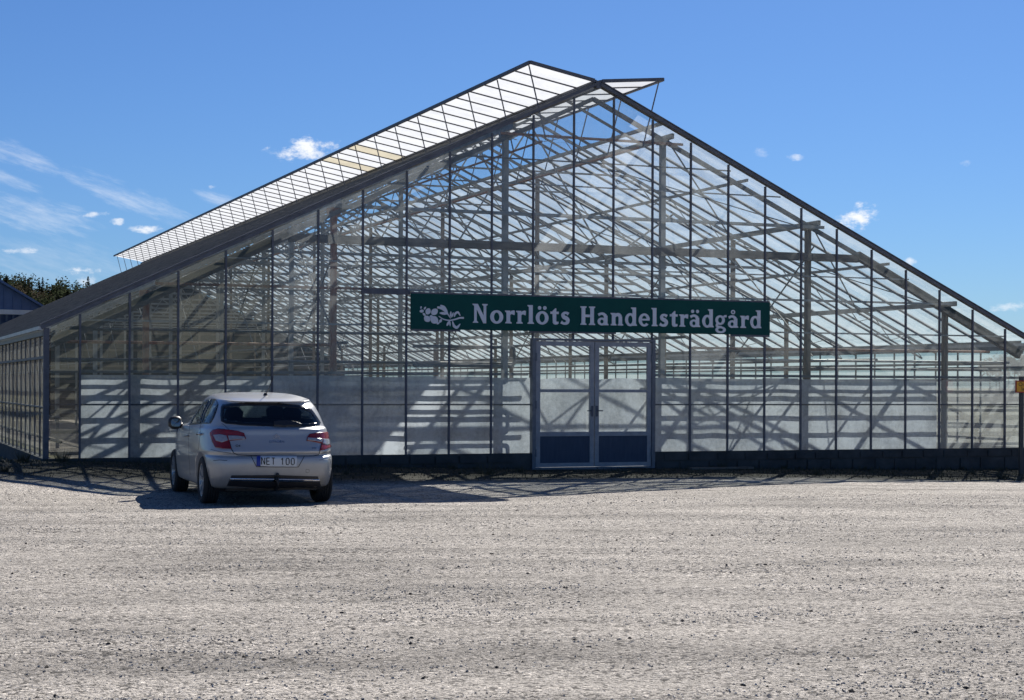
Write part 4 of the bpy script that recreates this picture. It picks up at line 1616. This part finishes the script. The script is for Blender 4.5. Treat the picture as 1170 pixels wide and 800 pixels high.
# door mirrors
for s in (-1, 1):
    b = MB()
    cx, cy, cz = s * 0.945, 2.62, 1.04
    prof = [(-.10, .015), (-.095, .055), (-.06, .085), (0, .098), (.055, .092), (.085, .07), (.09, .0)]
    n0 = len(b.v)
    b.lathe([(a, r_) for a, r_ in prof], (0, 0, 0), 'X', 20)
    for i in range(n0, len(b.v)):
        v = Vector(b.v[i])
        b.v[i] = (cx + v.x * s * -0.98, cy + v.y * 0.75, cz + v.z * 0.98)
    mr = b.build('door_mirror', M['plastic'], car, True)
    MB().tube([(s * 0.84, cy + .02, cz - .04), (s * 0.94, cy + .01, cz - .045)], [0.04, 0.03], 10).build('mirror_arm', M['plastic'], mr, True)
    b = MB()
    b.poly([(cx + .068 * math.copysign(abs(math.cos(R(k * 15))) ** .55, math.cos(R(k * 15))), cy - .075, cz + .056 * math.copysign(abs(math.sin(R(k * 15))) ** .55, math.sin(R(k * 15)))) for k in range(24)])
    b.build('mirror_glass', M['mirror'], mr)
# aerial
l0, n_ = hit(303.3, 451.8)
b = MB().lathe([(-.01, .035), (.02, .026), (.035, .012)], l0, 'Z', 12)
b.build('aerial_foot', M['plastic'], car, True)
MB().tube([l0, l0 + Vector((0.03, -0.12, .11)), l0 + Vector((0.065, -0.22, .27))], [0.007, .006, .004], 6).build('aerial', M['plastic'], car, True)
# liners and wheels
for y in WY:
    for s in (-1, 1):
        b = MB()
        seg = 36
        for a in (0.50, 0.74):
            for k in range(seg + 1):
                an = R(-25 + 230 * k / seg)
                b.v.append((s * a, y + 0.352 * math.cos(an), WZ + 0.01 + 0.352 * math.sin(an)))
        for k in range(seg):
            b.f.append((k, k + 1, seg + 2 + k, seg + 1 + k))
        b.f.append(tuple(range(seg + 1)))
        b.build('arch_liner', M['plastic'], car)
        wh = empty('wheel', (s * 0.762, y, WZ), None, None)
        wh.parent = car
        w = 0.205
        prof = [(-.075, .215), (-.100, .225), (-.108, .262), (-.100, .298), (-.082, .313), (-.055, .318)]
        for g in (-.045, -.012, .021, .054):
            prof += [(g - .006, .318), (g - .004, .311), (g + .004, .311), (g + .006, .318)]
        prof += [(.082, .313), (.100, .298), (.108, .262), (.100, .225), (.075, .215)]
        MB().lathe(prof, (0, 0, 0), 'X', 48).build('tyre', M['tyre'], wh, True)
        b = MB()
        b.lathe([(s * -.07, .216), (s * .078, .216), (s * .090, .222), (s * .086, .205), (s * .05, .198), (s * .035, .10), (s * -.02, .06), (s * -.03, 0.001)], (0, 0, 0), 'X', 40)
        b.lathe([(s * .055, .001), (s * .07, .045), (s * .055, .065), (s * .02, .07)], (0, 0, 0), 'X', 24)
        for k in range(7):
            a = 2 * math.pi * k / 7 + .2
            for da in (-.12, .12):
                b.beam((s * .062, .05 * math.cos(a), .05 * math.sin(a)), (s * .078, .205 * math.cos(a + da), .205 * math.sin(a + da)), 0.028, 0.03, up=(1, 0, 0))
        b.build('rim', M['rim'], wh, False)
# underbody
MB().box((-0.6, 0.35, 0.19), (0.6, 3.9, 0.30)).build('underbody', M['plastic'], car)
MB().tube([(-.35, .25, .24), (-.35, .75, .25)], 0.03, 10).build('exhaust', M['plastic'], car, True)

# ------------------------------------------------------------------ yellow warning sign at the right edge
dp = 33.6
X = (1168 - CX) / F * dp
sx, sy = CAM.x + X * math.cos(PSI) + dp * math.sin(PSI), CAM.y - X * math.sin(PSI) + dp * math.cos(PSI)
ws = empty('warning_sign', (sx, sy, ground_z(sx, sy)), 'small yellow notice with a red border on a dark post before the gable', 'sign')
ws.rotation_euler = (0, 0, -PSI * .6)
MB().box((-0.035, 0.012, -0.3), (0.045, 0.08, 1.95)).build('post', M['dkpost'], ws)
sz = 1.6 - ground_z(sx, sy) + 0.015
MB().box((-0.145, -0.012, sz - 0.122), (0.36, 0.010, sz + 0.122)).build('border', M['red'], ws)
MB().box((-0.122, -0.018, sz - 0.098), (0.337, -0.0121, sz + 0.098)).build('panel', M['yellow'], ws)
for tx_, dz in (('Området', 0.042), ('larmat', -0.045)):
    f = bpy.data.curves.new('lettering', 'FONT')
    f.body = tx_
    f.size = 0.105
    f.extrude = 0.001
    f.align_x = 'CENTER'
    f.align_y = 'CENTER'
    tmp = bpy.data.objects.new('lettering', f)
    COL.objects.link(tmp)
    me = bpy.data.meshes.new_from_object(tmp.evaluated_get(bpy.context.evaluated_depsgraph_get()))
    bpy.data.objects.remove(tmp)
    me.materials.clear()
    me.materials.append(M['black'])
    ob = bpy.data.objects.new('lettering', me)
    COL.objects.link(ob)
    ob.parent = ws
    ob.matrix_local = Matrix.Translation((0.1075, -0.020, sz + dz)) @ Matrix.Rotation(R(90), 4, 'X')

# ------------------------------------------------------------------ neighbouring building at the left
def at(px, dp, z=0.0):
    X = (px - CX) / F * dp
    return Vector((CAM.x + X * math.cos(PSI) + dp * math.sin(PSI), CAM.y - X * math.sin(PSI) + dp * math.cos(PSI), z))


dp = 78.0
p0 = at(-14, dp)
bd = empty('storage_building', (p0.x, p0.y, 0), 'blue clad building with a white band behind the left roof of the greenhouse', 'building')
bd.rotation_euler = (0, 0, R(9))
mpp = dp / F
zA = 1.6 + (437 - 315) * mpp
zB = 1.6 + (437 - 353) * mpp
hw = 3.7
MB().prism([(-hw, 0, zB), (hw, 0, zB), (hw, 0, zA - hw * .57), (0, 0, zA), (-hw, 0, zA - hw * .57)], (0, 14, 0)).build('upper_wall', M['cladding'], bd)
b = MB()
k = -hw + 0.2
while k < hw:
    b.box((k, -0.03, zB + 0.002), (k + 0.04, -0.001, zA - abs(k) * .57 - 0.06))
    k += 0.42
b.build('cladding_rib', M['cladding'], bd)
MB().box((-hw - .02, -0.06, zB - 0.22), (hw + .02, -0.005, zB - 0.003)).build('white_band', M['white'], bd)
b = MB().box((-hw, 0.0, -1), (hw, 14, zB - 0.002))
k = -hw
while k < hw:
    b.box((k, -0.035, -1), (k + 0.09, -0.001, zB - 0.225))
    k += 0.3
b.build('lower_wall', M['clad_low'], bd)
for s in (-1, 1):
    MB().beam((0, 6.9, zA + 0.06), (s * (hw + .25), 6.9, zA + 0.06 - (hw + .25) * .57), 14.4, 0.10, up=(0, 0, 1)).build('roof', M['cladding'], bd)

# ------------------------------------------------------------------ wooded rise behind
def hill_h(px):
    return lerp_tab([(-1700, 0), (-900, 6), (-300, 12), (-60, 13.2), (0, 12.4), (60, 11.2), (160, 9.6), (300, 7.2), (420, 1.0), (600, 0), (1000, 0), (1130, 1.6), (1190, 2.4), (1400, 4), (1700, 4), (2300, 0)], px)


b = MB()
cols = list(range(-1900, 2301, 50))
rws = (190, 215, 240, 265, 300, 360)
for d in rws:
    for c in cols:
        f = sstep(190, 250, d)
        b.v.append(tuple(at(c, d, -0.6 + hill_h(c) * f)))
for j in range(len(rws) - 1):
    for i in range(len(cols) - 1):
        a = j * len(cols) + i
        b.f.append((a, a + 1, a + len(cols) + 1, a + len(cols)))
M['hillside'] = simple('forest floor', (0.07, 0.06, 0.035), (0.04, 0.038, 0.022), 1.0, 0, 0.2)
tag(b.build('hill', M['hillside'], smooth=True), kind='structure')


def conifer(seed, h, wid, shape):
    """crown of drooping twig fans on a tapered trunk; shape: spruce, pine or bare broadleaf"""
    rnd = random.Random(seed)
    tr_ = MB().tube([(0, 0, -1), (0.05 * h * .2, 0, h * .5), (0, 0, h * .97)], [h * .016, h * .011, h * .003], 6)
    c = MB()
    if shape == 'spruce':
        n = 460
        for _ in range(n):
            t = rnd.random() ** 0.8
            z = h * (0.10 + 0.90 * t)
            rmax = wid * (1 - t) ** 0.85 * (0.65 + .5 * rnd.random()) + 0.05
            a = rnd.random() * 6.28
            rr = rmax * (0.35 + 0.65 * rnd.random())
            l = 0.25 + rmax * .5
            p = Vector((rr * math.cos(a), rr * math.sin(a), z - rr * .35))
            d = Vector((math.cos(a + rnd.uniform(-.5, .5)), math.sin(a + rnd.uniform(-.5, .5)), -0.4))
            s = Vector((-d.y, d.x, rnd.uniform(-.4, .4))) * l * .35
            c.poly([p - d * l * .6 + s * .2, p - s, p + d * l * .6, p + s])
    else:
        n = 420
        cl = [(rnd.uniform(-.6, .6) * wid, rnd.uniform(-.6, .6) * wid, h * rnd.uniform(.45, .93), wid * rnd.uniform(.35, .6)) for _ in range(12)]
        for _ in range(n):
            x, y, z, r_ = rnd.choice(cl)
            p = Vector((x, y, z)) + Vector((rnd.gauss(0, 1), rnd.gauss(0, 1), rnd.gauss(0, .7))) * r_ * .55
            l = rnd.uniform(.18, .4) * (1 if shape == 'pine' else .9)
            d = Vector((rnd.gauss(0, 1), rnd.gauss(0, 1), rnd.gauss(0, .6))).normalized()
            s = d.cross(Vector((rnd.gauss(0, 1), rnd.gauss(0, 1), rnd.gauss(0, 1)))).normalized() * l * (.6 if shape == 'pine' else .25)
            c.poly([p - d * l, p - s, p + d * l, p + s])
        for x, y, z, r_ in cl:
            tr_.tube([(0, 0, z * .7), (x, y, z)], [h * .006, h * .002], 4)
    return tr_, c


kinds = []
for sd_, h, w_, shp in ((1, 11.5, 2.1, 'spruce'), (2, 9.5, 2.0, 'spruce'), (3, 10.0, 2.6, 'pine'), (4, 8.5, 2.8, 'birch'), (5, 12.5, 2.2, 'spruce'), (6, 9.0, 2.9, 'pine')):
    tr_, c = conifer(sd_, h, w_, shp)
    nm = {'spruce': 'spruce_tree', 'pine': 'pine_tree', 'birch': 'birch_tree'}[shp]
    lb = {'spruce': 'dark pointed spruce in the wood behind the greenhouse', 'pine': 'dark round crowned pine in the wood behind the greenhouse', 'birch': 'leafless brown birch in the wood behind the greenhouse'}[shp]
    kinds.append((nm, lb, tr_, c, M['twigs'] if shp == 'birch' else M['needles'], {}))
rnd = random.Random(21)
spots = []
for px in range(-60, 385, 7):
    for _ in range(5 if px < 110 else 1):
        spots.append((px + rnd.uniform(-4, 4), rnd.uniform(222, 262)))
for px in range(-200, -60, 10):
    spots.append((px + rnd.uniform(-5, 5), rnd.uniform(222, 262)))
for px in range(1130, 1235, 7):
    spots.append((px + rnd.uniform(-3, 3), rnd.uniform(225, 260)))
for px, d in spots:
    nm, lb, tr_, c, cm, cache = rnd.choices(kinds, [1.0, 1.6, 4, 5.5, 0.5, 3.5])[0]
    z = -0.6 + hill_h(px) * sstep(190, 250, d) - 0.3
    p = at(px, d, z)
    root = empty(nm, p, lb, 'tree', 'trees of the wood behind the greenhouse')
    k = rnd.uniform(0.5, 0.72)
    root.scale = (k * rnd.uniform(.9, 1.15), k * rnd.uniform(.9, 1.15), k)
    root.rotation_euler = (0, 0, rnd.random() * 6.28)
    if not cache:
        cache['t'] = tr_.build('trunk', M['bark'], root, True)
        cache['c'] = c.build('crown', cm, root, recalc=False)
    else:
        for key in 'tc':
            q = cache[key].copy()
            COL.objects.link(q)
            q.parent = root
